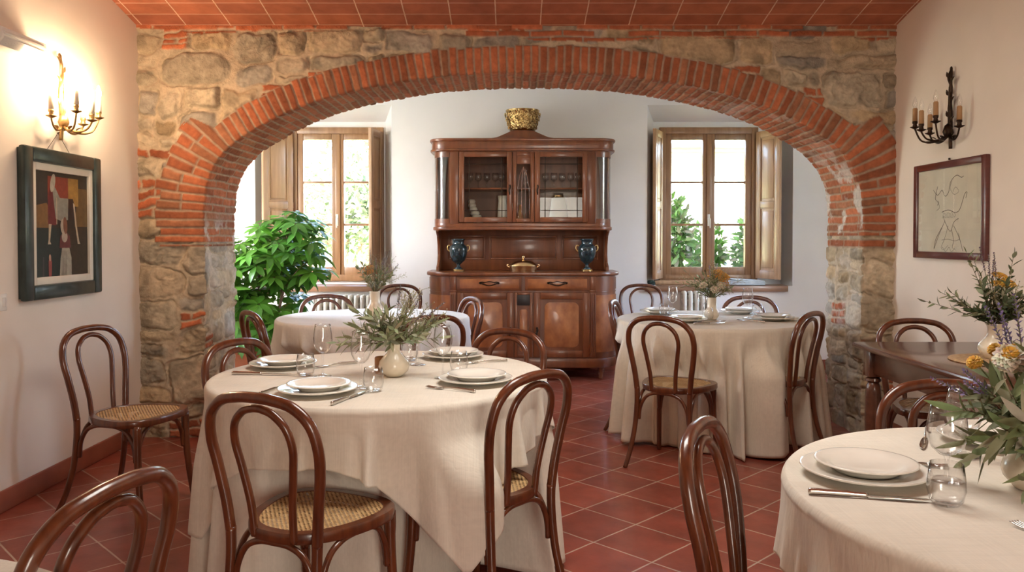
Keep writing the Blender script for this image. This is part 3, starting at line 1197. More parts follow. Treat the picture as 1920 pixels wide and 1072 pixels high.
radiator(-1.95, -1.36, 7.77, .12, .72, 'cream ribbed radiator under the left window behind the plant')
radiator(1.64, 1.99, 7.77, .12, .76, 'cream ribbed radiator under the right window')
# ================================================================== the big walnut sideboard
sb = thing('sideboard', 'tall walnut sideboard with glazed upper cupboard against the white far wall', 'sideboard', (0.10, 7.83, 0))


def rounded_front(hw, d, r, n=10):
    """plan outline: square at the back (y=0), quarter-round front corners (y=-d)"""
    p = [(hw, 0), (hw, -d + r)]
    for i in range(1, n + 1):
        a = (PI / 2) * i / n
        p.append((hw - r + r * math.cos(a), -d + r - r * math.sin(a)))
    for i in range(0, n + 1):
        a = (PI / 2) * i / n
        p.append((-hw + r - r * math.sin(a), -d + r - r * math.cos(a)))
    p.append((-hw, 0))
    return p[::-1]


D1 = .57
G().prism(rounded_front(.868, D1, .24), .20, .955).build('base_body', 'walnut', sb, angle=35)
g = G().prism(rounded_front(.878, D1 + .012, .245), .118, .205, .008)
g.prism(rounded_front(.872, D1 + .004, .242), .805, .812, .002)
g.build('plinth', 'walnut', sb, angle=35)
g = G().prism(rounded_front(.895, D1 + .03, .25), .955, .990, .010)
g.build('counter_top', 'walnut', sb, angle=35)
for (lx, ly) in ((-.72, -.46), (.72, -.46), (-.78, -.06), (.78, -.06)):
    g = G().lathe([(0, .12), (.034, .12), (.034, .10), (.024, .092), (.034, .08), (.022, .07), (.028, .055), (.018, .03), (.022, .012), (.014, 0), (0, 0)], 14, (lx, ly, 0))
    g.build('leg', 'walnut', sb)
# drawers
for (a, b) in ((-.60, -.012), (.018, .606)):
    g = G().box(a, b, -D1 - .014, -D1 + .02, .822, .948, .005)
    dr = g.build('drawer', 'walnut', sb, angle=35)
    g = G().box(a + .025, b - .025, -D1 - .018, -D1 - .010, .842, .928, .003)
    g.build('drawer_panel', 'burl', dr, angle=35)
    m_ = (a + b) / 2
    g = G()
    g.tube(spline([(m_ - .07, -D1 - .016, .892), (m_ - .062, -D1 - .04, .885), (m_, -D1 - .047, .870), (m_ + .062, -D1 - .04, .885), (m_ + .07, -D1 - .016, .892)], 5), .0055, 8)
    for s in (-1, 1):
        g.tube(spline([(m_ + s * .045, -D1 - .021, .894), (m_ + s * .065, -D1 - .023, .900), (m_ + s * .09, -D1 - .021, .893), (m_ + s * .075, -D1 - .021, .884)], 4), .006, 6)
    g.tube(spline([(m_ - .055, -D1 - .021, .893), (m_, -D1 - .023, .905), (m_ + .055, -D1 - .021, .893)], 5), .004, 6)
    g.build('drawer_handle', 'dark_iron', dr)


def rounded_rect(x0, x1, z0, z1, r, n=6, top_only=False):
    p = []
    cs = [(x1 - r, z1 - r, 0), (x0 + r, z1 - r, 90), (x0 + r, z0 + r, 180), (x1 - r, z0 + r, 270)]
    for i, (a, b, s) in enumerate(cs):
        for k in range(n + 1):
            t_ = R(s + 90 * k / n)
            p.append((a + r * math.cos(t_), b + r * math.sin(t_)))
    return p


UP = Matrix.Rotation(R(90), 4, 'X')     # (x, y, z) -> (x, -z, y): prism in x/z pointing to -y


def cupboard_door(a, b, z0, z1, handle_x):
    g = frame_rect(G(), a, b, z0, z1, -D1 - .018, -D1 + .01, .062, .006)
    d = g.build('door', 'walnut', sb, angle=35)
    g = G().box(a + .055, b - .055, -D1 - .004, -D1 + .006, z0 + .055, z1 - .055, 0)
    g.build('door_panel', 'walnut', d, smooth=False)
    g = G().prism(rounded_rect(a + .10, b - .10, z0 + .09, z1 - .09, .05), D1 + .002, D1 + .009, .002, UP)
    f = g.build('burl_panel', 'burl', d, angle=35)
    f['label'] = 'lighter burl veneer field'
    g = G().tube(spline([(handle_x, -D1 - .021, .41), (handle_x - .008, -D1 - .022, .43), (handle_x + .008, -D1 - .022, .46), (handle_x, -D1 - .021, .49)], 4), .009, 8)
    g.tube([(handle_x, -D1 - .02, .455), (handle_x, -D1 - .04, .455)], .007, 8)
    g.tube([(handle_x, -D1 - .04, .47), (handle_x, -D1 - .042, .41)], [.004, .007], 8)
    g.build('key_plate', 'dark_iron', d)


cupboard_door(-.60, -.085, .215, .805, -.118)
cupboard_door(.095, .606, .215, .805, .125)
# centre panel with the dark inlay
g = frame_rect(G(), -.078, .088, .215, .805, -D1 - .016, -D1 + .01, .03, .005)
cp = g.build('centre_panel', 'walnut', sb, angle=35)
G().box(-.048, .058, -D1 - .006, -D1 + .005, .245, .78, 0).build('panel_field', 'walnut', cp, smooth=False)
G().prism(rounded_rect(-.03, .04, .27, .65, .02), D1 + .004, D1 + .011, .002, UP).build('burl_panel', 'burl', cp, angle=35)
G().box(-.055, .062, -D1 - .022, -D1 - .004, .69, .785, .004).build('inlay_plaque', 'black', cp, angle=35)['label'] = 'dark square inlay'
# fluted pilasters
for s in (-1, 1):
    g = G().box(s * .635 - .028, s * .635 + .028, -D1 - .012, -D1 + .02, .215, .81, .004)
    for k in (-1, 0, 1):
        g.tube([(s * .635 + k * .016, -D1 - .012, .235), (s * .635 + k * .016, -D1 - .012, .79)], .006, 8)
    g.box(s * .635 - .033, s * .635 + .033, -D1 - .018, -D1 + .02, .808, .828, .004)
    g.box(s * .635 - .028, s * .635 + .028, -D1 - .010, -D1 + .02, .826, .952, .004)
    g.build('pilaster', 'walnut', sb, angle=35)


# rounded corner doors with burl fields
def curved_panel(s, r_c, cxx_, cyy_, z0, z1, r_off, a0=8, a1=82, n=10, thick=.006):
    g = G()
    rows = []
    for i in range(n + 1):
        a = R(a0 + (a1 - a0) * i / n)
        rows.append((cxx_ + s * (r_c + r_off) * math.cos(a), cyy_ - (r_c + r_off) * math.sin(a)))
    vs = [(x, y, z0) for x, y in rows] + [(x, y, z1) for x, y in rows]
    m = n + 1
    g.add(vs, [(i, i + 1, m + i + 1, m + i) for i in range(n)])
    inner = []
    for i in range(n + 1):
        a = R(a0 + (a1 - a0) * i / n)
        inner.append((cxx_ + s * (r_c + r_off - thick) * math.cos(a), cyy_ - (r_c + r_off - thick) * math.sin(a)))
    vs2 = [(x, y, z0) for x, y in rows] + [(x, y, z0) for x, y in inner]
    vs3 = [(x, y, z1) for x, y in rows] + [(x, y, z1) for x, y in inner]
    for vv in (vs2, vs3):
        g.add(vv, [(i, i + 1, m + i + 1, m + i) for i in range(n)])
    return g


for s in (-1, 1):
    curved_panel(s, .24, s * (.868 - .24), -D1 + .24, .26, .78, .006).build('corner_panel', 'burl', sb, angle=60)
    curved_panel(s, .24, s * (.868 - .24), -D1 + .24, .83, .94, .006).build('corner_frieze', 'walnut', sb, angle=60)

# niche between counter and upper cupboard
G().box(-.80, .80, -.07, -.03, .99, 1.375, .002).build('niche_back', 'walnut', sb, angle=35)
for (a, b) in ((-.72, -.36), (-.32, .34), (.38, .74)):
    g = frame_rect(G(), a, b, 1.09, 1.325, -.080, -.066, .014, .004)
    g.box(a + .02, b - .02, -.078, -.06, 1.11, 1.305, .006)
    g.build('niche_panel', 'walnut', sb, angle=35)
for s in (-1, 1):
    pr = [(0, .99), (-.30, .99), (-.29, 1.03), (-.20, 1.07), (-.165, 1.14), (-.175, 1.23), (-.23, 1.31), (-.34, 1.36), (-.34, 1.378), (0, 1.378)]
    mt = Matrix(((0, 0, 1, s * .80 - .014), (1, 0, 0, 0), (0, 1, 0, 0), (0, 0, 0, 1)))
    G().prism([(p[0], p[1]) for p in pr], 0, .028, .004, mt).build('side_bracket', 'walnut', sb, angle=35)

# upper cupboard
D2 = .40
g = G().prism(rounded_front(.845, D2 + .012, .16), 1.372, 1.405, .008)
g.prism(rounded_front(.832, D2, .155), 1.40, 1.44, .004)
g.build('upper_base', 'walnut', sb, angle=35)
g = G().prism(rounded_front(.868, D2 + .032, .17), 2.105, 2.125, .005)
g.prism(rounded_front(.856, D2 + .022, .165), 2.12, 2.20, .006)
g.prism(rounded_front(.872, D2 + .036, .17), 2.195, 2.222, .008)
g.build('cornice', 'walnut', sb, angle=35)
G().prism(rounded_front(.832, D2, .155), 2.09, 2.108, .002).build('upper_top', 'walnut', sb, angle=35)
G().box(-.82, .82, -.035, -.012, 1.42, 2.10, 0).build('upper_back', 'walnut', sb, smooth=False)
# crest
cr = [(-.50, 0), (-.36, .004), (-.24, .022), (-.15, .060), (-.10, .085), (.10, .085), (.15, .060), (.24, .022), (.36, .004), (.50, 0)]
G().prism([(p[0], 2.222 + p[1]) for p in cr] + [(.5, 2.2), (-.5, 2.2)], .12, .32, .005, UP).build('crest', 'walnut', sb, angle=35)
for s in (-1, 1):
    # stiles either side of the doors
    G().box(min(s * .595, s * .675), max(s * .595, s * .675), -D2 - .002, -D2 + .05, 1.43, 2.10, .004).build('stile', 'walnut', sb, angle=35)
    G().box(s * .682 - .008, s * .682 + .008, -D2 + .02, -.03, 1.43, 2.10, 0).build('partition', 'walnut', sb, smooth=False)
    # curved corner glass held top and bottom
    curved_panel(s, .15, s * (.828 - .15), -D2 + .155, 1.475, 2.055, 0, 0, 88, 12, .004).build('curved_glass', 'curved_glass', sb, angle=60)
    g = curved_panel(s, .152, s * (.828 - .15), -D2 + .155, 1.435, 1.478, .002, 0, 88, 12, .012)
    g.build('lower_rail', 'walnut', sb, angle=60)
    g = curved_panel(s, .152, s * (.828 - .15), -D2 + .155, 2.05, 2.10, .002, 0, 88, 12, .012)
    g.build('upper_rail', 'walnut', sb, angle=60)
    g = G()
    for a in (18, 40, 62):
        xx, yy = s * (.828 - .15) + s * .153 * math.cos(R(a)), -D2 + .155 - .153 * math.sin(R(a))
        g.tube([(xx, yy, 1.47), (xx, yy, 2.06)], .0035, 6)
    g.build('cut_line', 'glass', sb)
    G().box(s * .815 - .012, s * .815 + .012, -.24, -.03, 1.43, 2.10, .003).build('end_stile', 'walnut', sb, angle=35)


def glass_door(a, b, handle_x):
    g = frame_rect(G(), a, b, 1.445, 2.098, -D2 - .016, -D2 + .012, .048, .005)
    d = g.build('glass_door', 'walnut', sb, angle=35)
    G().box(a + .045, b - .045, -D2 - .003, -D2 + .001, 1.49, 2.055, 0).build('pane', 'cab_glass', d, smooth=False)
    g = G()
    for xx in (a + .095, b - .095):
        g.box(xx - .0035, xx + .0035, -D2 - .007, -D2 + .004, 1.49, 2.052, .001)
    for zz in (1.555, 1.985):
        g.box(a + .045, b - .045, -D2 - .007, -D2 + .004, zz - .0035, zz + .0035, .001)
    g.build('lead_line', 'dark_iron', d)
    g = G().tube(spline([(handle_x, -D2 - .019, 1.72), (handle_x - .004, -D2 - .021, 1.74), (handle_x + .004, -D2 - .021, 1.77), (handle_x, -D2 - .019, 1.79)], 4), .008, 8)
    g.tube([(handle_x, -D2 - .03, 1.765), (handle_x, -D2 - .03, 1.70)], [.004, .006], 8)
    g.build('key_plate', 'dark_iron', d)


glass_door(-.59, -.098, -.122)
glass_door(.112, .60, .136)
g = frame_rect(G(), -.094, .108, 1.445, 2.098, -D2 - .010, -D2 + .012, .036, .004)
g.box(-.06, .075, -D2 - .006, -D2 + .008, 1.985, 2.065, .002)
mp_ = g.build('middle_panel', 'walnut', sb, angle=35)
G().box(-.06, .074, -D2 - .002, -D2 + .001, 1.48, 1.985, 0).build('pane', 'cab_glass', mp_, smooth=False)
g = G()
for k in range(4):
    xx = -.045 + k * .035
    g.tube(spline([(xx, -D2 - .004, 1.49), (xx, -D2 - .004, 1.75), (.007 + (xx - .007) * .6, -D2 - .004, 1.88), (.007, -D2 - .004, 1.96)], 5), .003, 6)
g.build('fretwork', 'walnut', mp_)
for zz in (1.76,):
    g = G().box(-.68, .68, -D2 + .03, -.035, zz - .008, zz + .008, .002)
    g.build('shelf', 'walnut', sb, angle=35)
# ================================================================== bentwood chairs
def make_chair():
    root = thing('bentwood_chair', '', 'chair')
    # outer hoop, seat to seat
    half = [(.158, -.196, .44), (.168, -.203, .53), (.186, -.217, .64), (.194, -.234, .72), (.178, -.250, .792), (.128, -.262, .838), (.06, -.268, .854), (0, -.269, .857)]
    full = half + [(-x, y, z) for x, y, z in reversed(half[:-1])]
    pts = spline(full, 7)
    G().tube(pts, .0158, 12).build('back_hoop', 'bentwood', root)
    # inner hoop
    half = [(.072, -.190, .435), (.076, -.200, .53), (.093, -.217, .64), (.104, -.232, .715), (.092, -.246, .773), (.055, -.255, .811), (.02, -.258, .823), (0, -.2585, .825)]
    full = half + [(-x, y, z) for x, y, z in reversed(half[:-1])]
    G().tube(spline(full, 7), .0118, 10).build('inner_hoop', 'bentwood', root)

    # seat frame: rounded trapezoid ring
    def outline(sc, n=56):
        p = []
        for i in range(n):
            a = 2 * PI * i / n
            c_, s_ = math.cos(a), math.sin(a)
            e_ = 2.6
            r = 1.0 / (abs(c_) ** e_ + abs(s_) ** e_) ** (1 / e_)
            y = r * s_ * .202
            x = r * c_ * (.200 + .045 * (y / .2))
            p.append((x * sc, y * sc))
        return p
    o1, o2 = outline(1.0), outline(.86)
    n = len(o1)
    z0, z1 = .428, .460
    prof = []
    vs = []
    for (p, z, sc) in ((o1, z0, 1), (o1, z0 + .006, 1.015), (o1, z1 - .006, 1.015), (o1, z1, 1), (o2, z1, 1), (o2, z1 - .004, .985), (o2, z0, .985)):
        vs += [(x * sc, y * sc, z) for x, y in p]
    fs = []
    for k in range(7):
        for i in range(n):
            a, b = k * n + i, k * n + (i + 1) % n
            c, d = ((k + 1) % 7) * n + (i + 1) % n, ((k + 1) % 7) * n + i
            fs.append((a, b, c, d))
    g = G()
    g.add(vs, fs)
    g.build('seat_frame', 'bentwood', root, angle=50)
    g = G()
    rows = [(0, .452)] + [(k / 6, .452 + .006 * (k / 6) ** 2) for k in range(1, 7)]
    vs = [(0, 0, .452)]
    for r, z in rows[1:]:
        vs += [(x * r * 1.02, y * r * 1.02, z) for x, y in o2]
    fs = [(0, 1 + i, 1 + (i + 1) % n) for i in range(n)]
    for k in range(5):
        for i in range(n):
            fs.append((1 + k * n + i, 1 + (k + 1) * n + i, 1 + (k + 1) * n + (i + 1) % n, 1 + k * n + (i + 1) % n))
    g.add(vs, fs)
    g.build('cane_seat', 'cane', root)
    # legs
    for s in (-1, 1):
        p = spline([(s * .158, -.196, .45), (s * .157, -.198, .36), (s * .164, -.212, .22), (s * .178, -.245, .09), (s * .190, -.285, 0)], 5)
        m = len(p)
        G().tube(p, [.0158 - .0035 * i / m for i in range(m)], 12).build('leg', 'bentwood', root)
        p = spline([(s * .168, .150, .435), (s * .170, .153, .30), (s * .176, .165, .15), (s * .184, .186, 0)], 5)
        m = len(p)
        G().tube(p, [(.0195 if i < 3 else .0185 - .006 * i / m) for i in range(m)], 12).build('leg', 'bentwood', root)

    # bent braces under the seat
    def brace(a, b, top, zl=.265):
        a, b = Vector(a), Vector(b)
        m = (a + b) / 2
        P = [(a.x, a.y, zl), (a.x * .94 + m.x * .06, a.y * .94 + m.y * .06, zl + .07)]
        P += [tuple(a.lerp(m, .28).xy) + (top - .028,), tuple(a.lerp(m, .62).xy) + (top - .003,), tuple(m.xy) + (top,)]
        Q = [(b.x, b.y, zl), (b.x * .94 + m.x * .06, b.y * .94 + m.y * .06, zl + .07), tuple(b.lerp(m, .28).xy) + (top - .028,), tuple(b.lerp(m, .62).xy) + (top - .003,)]
        G().tube(spline(P + Q[::-1], 6), .0098, 10).build('brace', 'bentwood', root)
    brace((.148, -.19, 0), (-.148, -.19, 0), .424)
    brace((.158, .145, 0), (-.158, .145, 0), .424)
    for s in (-1, 1):
        brace((s * .157, -.185, 0), (s * .166, .138, 0), .424)
    return root


CHAIRS = [
    # back-top x, y, facing, label, group
    (-2.08, 3.93, (.96, -.26), 'bentwood chair standing alone by the left wall, empty cane seat in full view'),
    (-.715, 2.215, (.42, .91), 'bentwood chair with its back to the camera, in front of the near round table'),
    (.085, 2.585, (-.76, .65), 'bentwood chair at the right front side of the near round table'),
    (-1.175, 3.39, (.90, -.42), 'bentwood chair at the left side of the near round table by the stone pier'),
    (-.008, 3.79, (-.50, -.86), 'bentwood chair behind the near round table, in front of the sideboard doors'),
    (-1.56, 4.74, (.80, .60), 'bentwood chair between the leafy plant and the bare white table'),
    (-1.415, 6.10, (.22, -.97), 'bentwood chair behind the bare white table, in front of the left radiator'),
    (-1.05, 7.48, (0.06, -1), 'bentwood chair against the far wall just left of the sideboard'),
    (1.21, 7.50, (-.04, -1), 'bentwood chair against the far wall just right of the sideboard'),
    (-.285, 5.86, (-.88, -.47), 'bentwood chair at the right of the bare white table, before the left sideboard door'),
    (-.44, 4.47, (-.45, .90), 'bentwood chair between the near round table and the bare white table, half hidden by flowers'),
    (.81, 4.42, (.55, .83), 'bentwood chair with its back to us at the left front of the tan-clothed table'),
    (.704, 5.56, (.95, -.30), 'bentwood chair at the left side of the tan-clothed table next to the sideboard'),
    (1.765, 4.68, (-.72, .69), 'bentwood chair at the right front of the tan-clothed table near the stone pillar'),
    (1.78, 5.97, (-.35, -.93), 'bentwood chair behind the tan-clothed table under the right window'),
    (.44, 1.87, (.89, -.45), 'bentwood chair in the foreground at the left of the table in the bottom right corner'),
    (-.71, 1.425, (-.97, .20), 'foreground bentwood chair seen as two big arches at the bottom left'),
    (1.307, 2.42, (-.05, -1), 'bentwood chair between the corner table and the dark wooden table'),
    (2.15, 4.27, (-.08, -1), 'bentwood chair behind the dark wooden table against the right wall'),
]
proto = make_chair()
CHAIR_POS = []
for i, (bx, by, f, lab) in enumerate(CHAIRS):
    fx, fy = Vector(f).normalized()
    o = proto if i == 0 else copy_tree(proto)
    sx_, sy_ = bx + fx * .265, by + fy * .265
    o.location = (sx_, sy_, 0)
    o.rotation_euler = (0, 0, math.atan2(fy, fx) - PI / 2)
    o['label'] = lab
    o['group'] = 'bentwood dining chairs with cane seats'
    CHAIR_POS.append((sx_, sy_, fx, fy))
# ================================================================== tables and cloths
ZT = .755


def round_table(cx_, cy_, r, label):
    t = thing('round_table', label, 'table', (cx_, cy_, 0), 0, 'round tables under cloths')
    G().lathe([(0, ZT - .035), (r - .01, ZT - .035), (r, ZT - .028), (r, ZT - .012), (r - .008, ZT - .006), (0, ZT - .006)], 48).build('tabletop', 'table_wood', t, angle=40)
    G().lathe([(0, ZT - .035), (.09, ZT - .037), (.05, ZT - .08), (.04, .5), (.055, .4), (.045, .25), (.07, .16), (.06, .08), (0, .07)], 20).build('pedestal', 'table_wood', t)
    for k in range(4):
        a = R(20 + 90 * k)
        d = Vector((math.cos(a), math.sin(a), 0))
        G().tube(spline([d * .03 + Vector((0, 0, .15)), d * .18 + Vector((0, 0, .11)), d * .32 + Vector((0, 0, .05)), d * .40 + Vector((0, 0, .018))], 4), [.03] * 4 + [.026] * 4 + [.022] * 4 + [.018], 10).build('foot', 'table_wood', t)
    return t


def push_for_chairs(x, y, z, chairs, zmax=.50, front=.235, lat=.235):
    """cloth gives way to the seats tucked under the table"""
    for (sx_, sy_, fx, fy) in chairs:
        dx_, dy_ = x - sx_, y - sy_
        lf = dx_ * fx + dy_ * fy
        ls = dx_ * fy - dy_ * fx
        kz = 1 - smooth01(zmax - .03, zmax + .13, z)
        kl = 1 - smooth01(lat, lat + .12, abs(ls))
        k = float(kz * kl)
        if k > 0 and -.75 < lf < front:
            d = (front - lf) * k
            x, y = x + fx * d, y + fy * d
    return x, y


def cloth(name, mat, cx_, cy_, r, drop_fn, seed, folds, amp, flare, lift, label, chairs=(), under=None, top_z=ZT,
          group=None, nth=420, rows=44, under_gap=.012, bulge=()):
    rnd = random.Random(seed)
    waves = [(n_ + rnd.randint(-1, 1), rnd.uniform(.5, 1.0), rnd.uniform(0, 2 * PI)) for n_ in folds]
    wsum = sum(w[1] for w in waves)

    def fold(th):
        s = sum(a * math.cos(n_ * th + p) for n_, a, p in waves) / wsum * 1.5
        return 1 - 2 * abs(math.sin(s * 1.5)) ** 1.2 if abs(s) < 1.0 else math.copysign(.9, -1)

    def rad(th, d):
        f = fold(th)
        a = amp * float(smooth01(0.01, .30, d)) * (0.45 + .8 * d)
        rr = r + .008 + lift + flare * d + a * (f - .25)
        if d < .02:
            rr = r + lift + .010 * math.sin(d / .02 * PI / 2) + a * f
        if under is not None:
            rr = max(rr, under(th, d) + under_gap)
        return rr
    g = G()
    vs = []
    for i in range(nth):
        th = 2 * PI * i / nth
        c_, s_ = math.cos(th), math.sin(th)
        col_ = []
        for k in (.12, .3, .5, .68, .82, .92, .97, .99):
            wz = .0016 * (math.sin(7 * k * c_ * 3 + seed) * math.sin(6 * k * s_ * 3 + seed * 2))
            col_.append((cx_ + (r + lift) * k * c_, cy_ + (r + lift) * k * s_, top_z + wz * (1 - k)))
        D = drop_fn(th)
        for k in range(rows + 1):
            d = D * (k / rows) ** 1.15
            rr = rad(th, d)
            z = top_z - d
            if d < .02:
                z = top_z - .006 * (1 - math.cos(d / .02 * PI / 2)) - d * .7
            x, y = cx_ + rr * c_, cy_ + rr * s_
            for (bc, br, t0, t1) in bulge:      # cloth lying over a seat edge
                rx, ry = bc[0] - cx_, bc[1] - cy_
                al = rx * c_ + ry * s_
                pe = rx * rx + ry * ry - al * al
                if al > 0 and pe < br * br:
                    td = math.degrees(math.atan2(s_, c_))
                    k2 = float(smooth01(t0, t0 + 14, td) * (1 - smooth01(t1 - 10, t1, td)) * (1 - smooth01(.47, .66, z)))
                    need = al + math.sqrt(br * br - pe) + .012
                    rr = rr + max(0, need - rr) * k2
                    x, y = cx_ + rr * c_, cy_ + rr * s_
            if chairs:
                x, y = push_for_chairs(x, y, z, chairs)
            if z < .006:
                z = .006
            col_.append((x, y, z))
        vs.append(col_)
    m = len(vs[0])
    flat_ = [v for col_ in vs for v in col_]
    fs = []
    for i in range(nth):
        j = (i + 1) % nth
        for k in range(m - 1):
            fs.append((i * m + k, i * m + k + 1, j * m + k + 1, j * m + k))
    cidx = len(flat_)
    flat_.append((cx_, cy_, top_z))
    for i in range(nth):
        fs.append((cidx, i * m, ((i + 1) % nth) * m))
    g.add(flat_, fs)
    o = g.build(name, mat)
    md = o.modifiers.new('thickness', 'SOLIDIFY')
    md.thickness = .0022
    md.offset = 1.0
    tag(o, label, 'tablecloth', group)
    return rad


def near(cx_, cy_, dist):
    return [c for c in CHAIR_POS if math.hypot(c[0] - cx_, c[1] - cy_) < dist]


def square_drop(r, side, ph, cap=9, corner_soft=.985):
    def f(th):
        a = th - ph
        m = max(abs(math.cos(a)), abs(math.sin(a)))
        ext = side / 2 / max(m, .7071 / corner_soft if corner_soft < 1 else .7071)
        return min(cap, max(.05, (ext - r) * 1.02))
    return f


# near table: long under-cloth and a square linen cloth over it
T1 = (-.52, 3.17, .635)
round_table(*T1, 'near round table hidden under the layered linen cloths')
u1 = cloth('tablecloth', 'linen', *T1, lambda th: .735 + .01 * math.sin(5 * th), 3, (9, 13, 6), .08, .05, 0,
           'long pale cloth reaching the floor under the square linen on the near round table', near(T1[0], T1[1], .95), None, ZT)
R1 = square_drop(T1[2], 1.64, R(-60 + 45))


def over_drop(th):
    return R1(th) + .012 * math.sin(9 * th)


cloth('linen_topper', 'linen', *T1, over_drop, 8, (5, 8, 11), .036, .05, .004,
      'square linen cloth with a hanging corner, top layer on the near round table', [CHAIR_POS[3]], u1, ZT + .004, bulge=[(CHAIR_POS[2][:2], .235, -110, -44)])

# white table beside the plant
T2 = (-.955, 5.52, .65)
round_table(*T2, 'round table hidden under the plain white cloth by the plant')
cloth('tablecloth', 'linen_white', *T2, lambda th: .74, 15, (10, 14, 7), .075, .04, 0,
      'plain white cloth on the round table with nothing but a vase, by the plant', near(T2[0], T2[1], 1.0))

# table under the right-hand window
T3 = (1.345, 5.36, .625)
round_table(*T3, 'round table hidden under the tan cloth below the right window')
cloth('tablecloth', 'linen_tan', *T3, lambda th: .738 + .02 * math.sin(3 * th + 1), 21, (9, 13, 17), .11, .06, 0,
      'tan floor-length cloth in deep folds on the table under the right window', [c for c in near(T3[0], T3[1], 1.0) if c != CHAIR_POS[13]], bulge=[(CHAIR_POS[13][:2], .235, -105, -64)])

# table in the bottom right corner
T4 = (1.22, 1.66, .60)
round_table(*T4, 'round table hidden under the linen in the bottom right corner')
R4 = square_drop(T4[2], 1.50, R(170))
u4 = cloth('tablecloth', 'linen', *T4, lambda th: .735, 33, (9, 13, 6), .05, .04, 0,
           'long cloth under the linen on the table in the bottom right corner', near(T4[0], T4[1], .9))
cloth('linen_topper', 'linen', *T4, lambda th: R4(th) + .02, 35, (6, 9, 12), .028, .06, .004,
      'crumpled linen cloth on the table in the bottom right corner', [], u4, ZT + .004)

# table whose edge shows at the bottom left
T6 = (-1.05, .76, .61)
round_table(*T6, 'round table at the bottom left edge, only its clothed rim in view')
cloth('tablecloth', 'linen', *T6, lambda th: .73, 41, (9, 13, 6), .04, .06, 0,
      'linen cloth on the table cut off by the bottom left edge', near(T6[0], T6[1], .8))

# dark wooden table at the right wall
t = thing('wooden_table', 'long dark wooden table with turned legs against the right wall', 'table', (2.09, 3.22, 0))
W2, L2 = .365, .78
G().box(-W2 - .02, W2, -L2 - .01, L2 + .01, .752, .780, .010).build('tabletop', 'table_wood', t, angle=35)
g = G()
g.box(-W2 + .04, -W2 + .064, -L2 + .08, L2 - .08, .635, .755, .003)
g.box(W2 - .064, W2 - .04, -L2 + .08, L2 - .08, .635, .755, .003)
g.box(-W2 + .05, W2 - .05, L2 - .085, L2 - .061, .635, .755, .003)
g.box(-W2 + .05, W2 - .05, -L2 + .061, -L2 + .085, .635, .755, .003)
g.build('apron', 'table_wood', t, angle=35)
for sx_ in (-1, 1):
    for sy_ in (-1, 1):
        x, y = sx_ * (W2 - .055), sy_ * (L2 - .075)
        g = G().box(x - .036, x + .036, y - .036, y + .036, .62, .754, .004)
        g.lathe([(.020, .62), (.036, .612), (.038, .600), (.026, .590), (.034, .575), (.036, .55), (.040, .42), (.036, .25), (.028, .12), (.034, .10), (.036, .085), (.026, .07), (.030, .03), (.020, 0), (0, 0)], 18, (x, y, 0))
        g.build('leg', 'table_wood', t, angle=40)
# ================================================================== tableware
def empty_copy(o, loc, rz, lab, group):
    c = copy_tree(o)
    c.location, c.rotation_euler = loc, (0, 0, rz)
    c['label'], c['group'] = lab, group
    return c


def plate_mesh(r, h, well):
    w = well
    return [(0, .004), (w * .55, .004), (w * .62, 0), (w * .70, 0), (w * .74, .005), (w, .012), (r * .97, h - .003), (r, h), (r * .995, h + .003),
            (r * .96, h + .002), (w * .98, .018), (w * .86, .010), (0, .009)]


class Maker:
    """first call places the first build, later calls copy it"""

    def __init__(self, fn):
        self.fn, self.first = fn, None

    def __call__(self, loc, rz, lab, group):
        if self.first is None:
            self.first = o = self.fn()
        else:
            o = copy_tree(self.first)
        o.location, o.rotation_euler = loc, (0, 0, rz)
        o['label'], o['group'] = lab, group
        return o


def m_dinner():
    o = G().lathe(plate_mesh(.138, .020, .095), 44).build('dinner_plate', 'porcelain')
    o['category'] = 'plate'
    return o


def m_soup():
    p = [(0, .004), (.058, .004), (.062, 0), (.068, 0), (.074, .006), (.080, .013), (.107, .0205), (.110, .022), (.110, .0245), (.104, .0245), (.078, .0175), (.066, .010), (0, .008)]
    o = G().lathe(p, 44).build('soup_plate', 'porcelain')
    o['category'] = 'plate'
    return o


def m_wine():
    t = thing('wine_glass', '', 'wine glass')
    G().lathe([(0, 0), (.033, 0), (.034, .002), (.022, .005), (.008, .009), (0, .010)], 24).build('foot', 'glass', t)
    G().lathe([(.006, .008), (.0038, .03), (.0036, .075), (.006, .092)], 12).build('stem', 'glass', t)
    G().lathe([(0, .088), (.012, .091), (.026, .104), (.034, .122), (.0365, .142), (.035, .165), (.0315, .190), (.0295, .203), (.0285, .203),
               (.0305, .190), (.034, .165), (.0355, .142), (.033, .123), (.025, .106), (.011, .094), (0, .0925)], 28).build('bowl', 'glass', t)
    return t


def m_balloon():
    t = thing('wine_glass', '', 'wine glass')
    G().lathe([(0, 0), (.036, 0), (.037, .002), (.024, .005), (.009, .009), (0, .010)], 26).build('foot', 'glass', t)
    G().lathe([(.007, .008), (.0042, .02), (.0042, .045), (.008, .058)], 12).build('stem', 'glass', t)
    G().lathe([(0, .054), (.016, .058), (.033, .074), (.041, .096), (.042, .118), (.038, .145), (.032, .170), (.0312, .170),
               (.037, .145), (.041, .118), (.040, .097), (.032, .076), (.015, .061), (0, .0595)], 32).build('bowl', 'glass', t)
    return t


def m_tumbler():
    o = G().lathe([(0, 0), (.024, 0), (.032, .010), (.0365, .030), (.0355, .055), (.031, .084), (.0302, .084), (.0345, .055), (.0355, .030), (.031, .013), (.022, .007), (0, .007)], 28).build('tumbler', 'glass')
    o['category'] = 'tumbler'
    return o


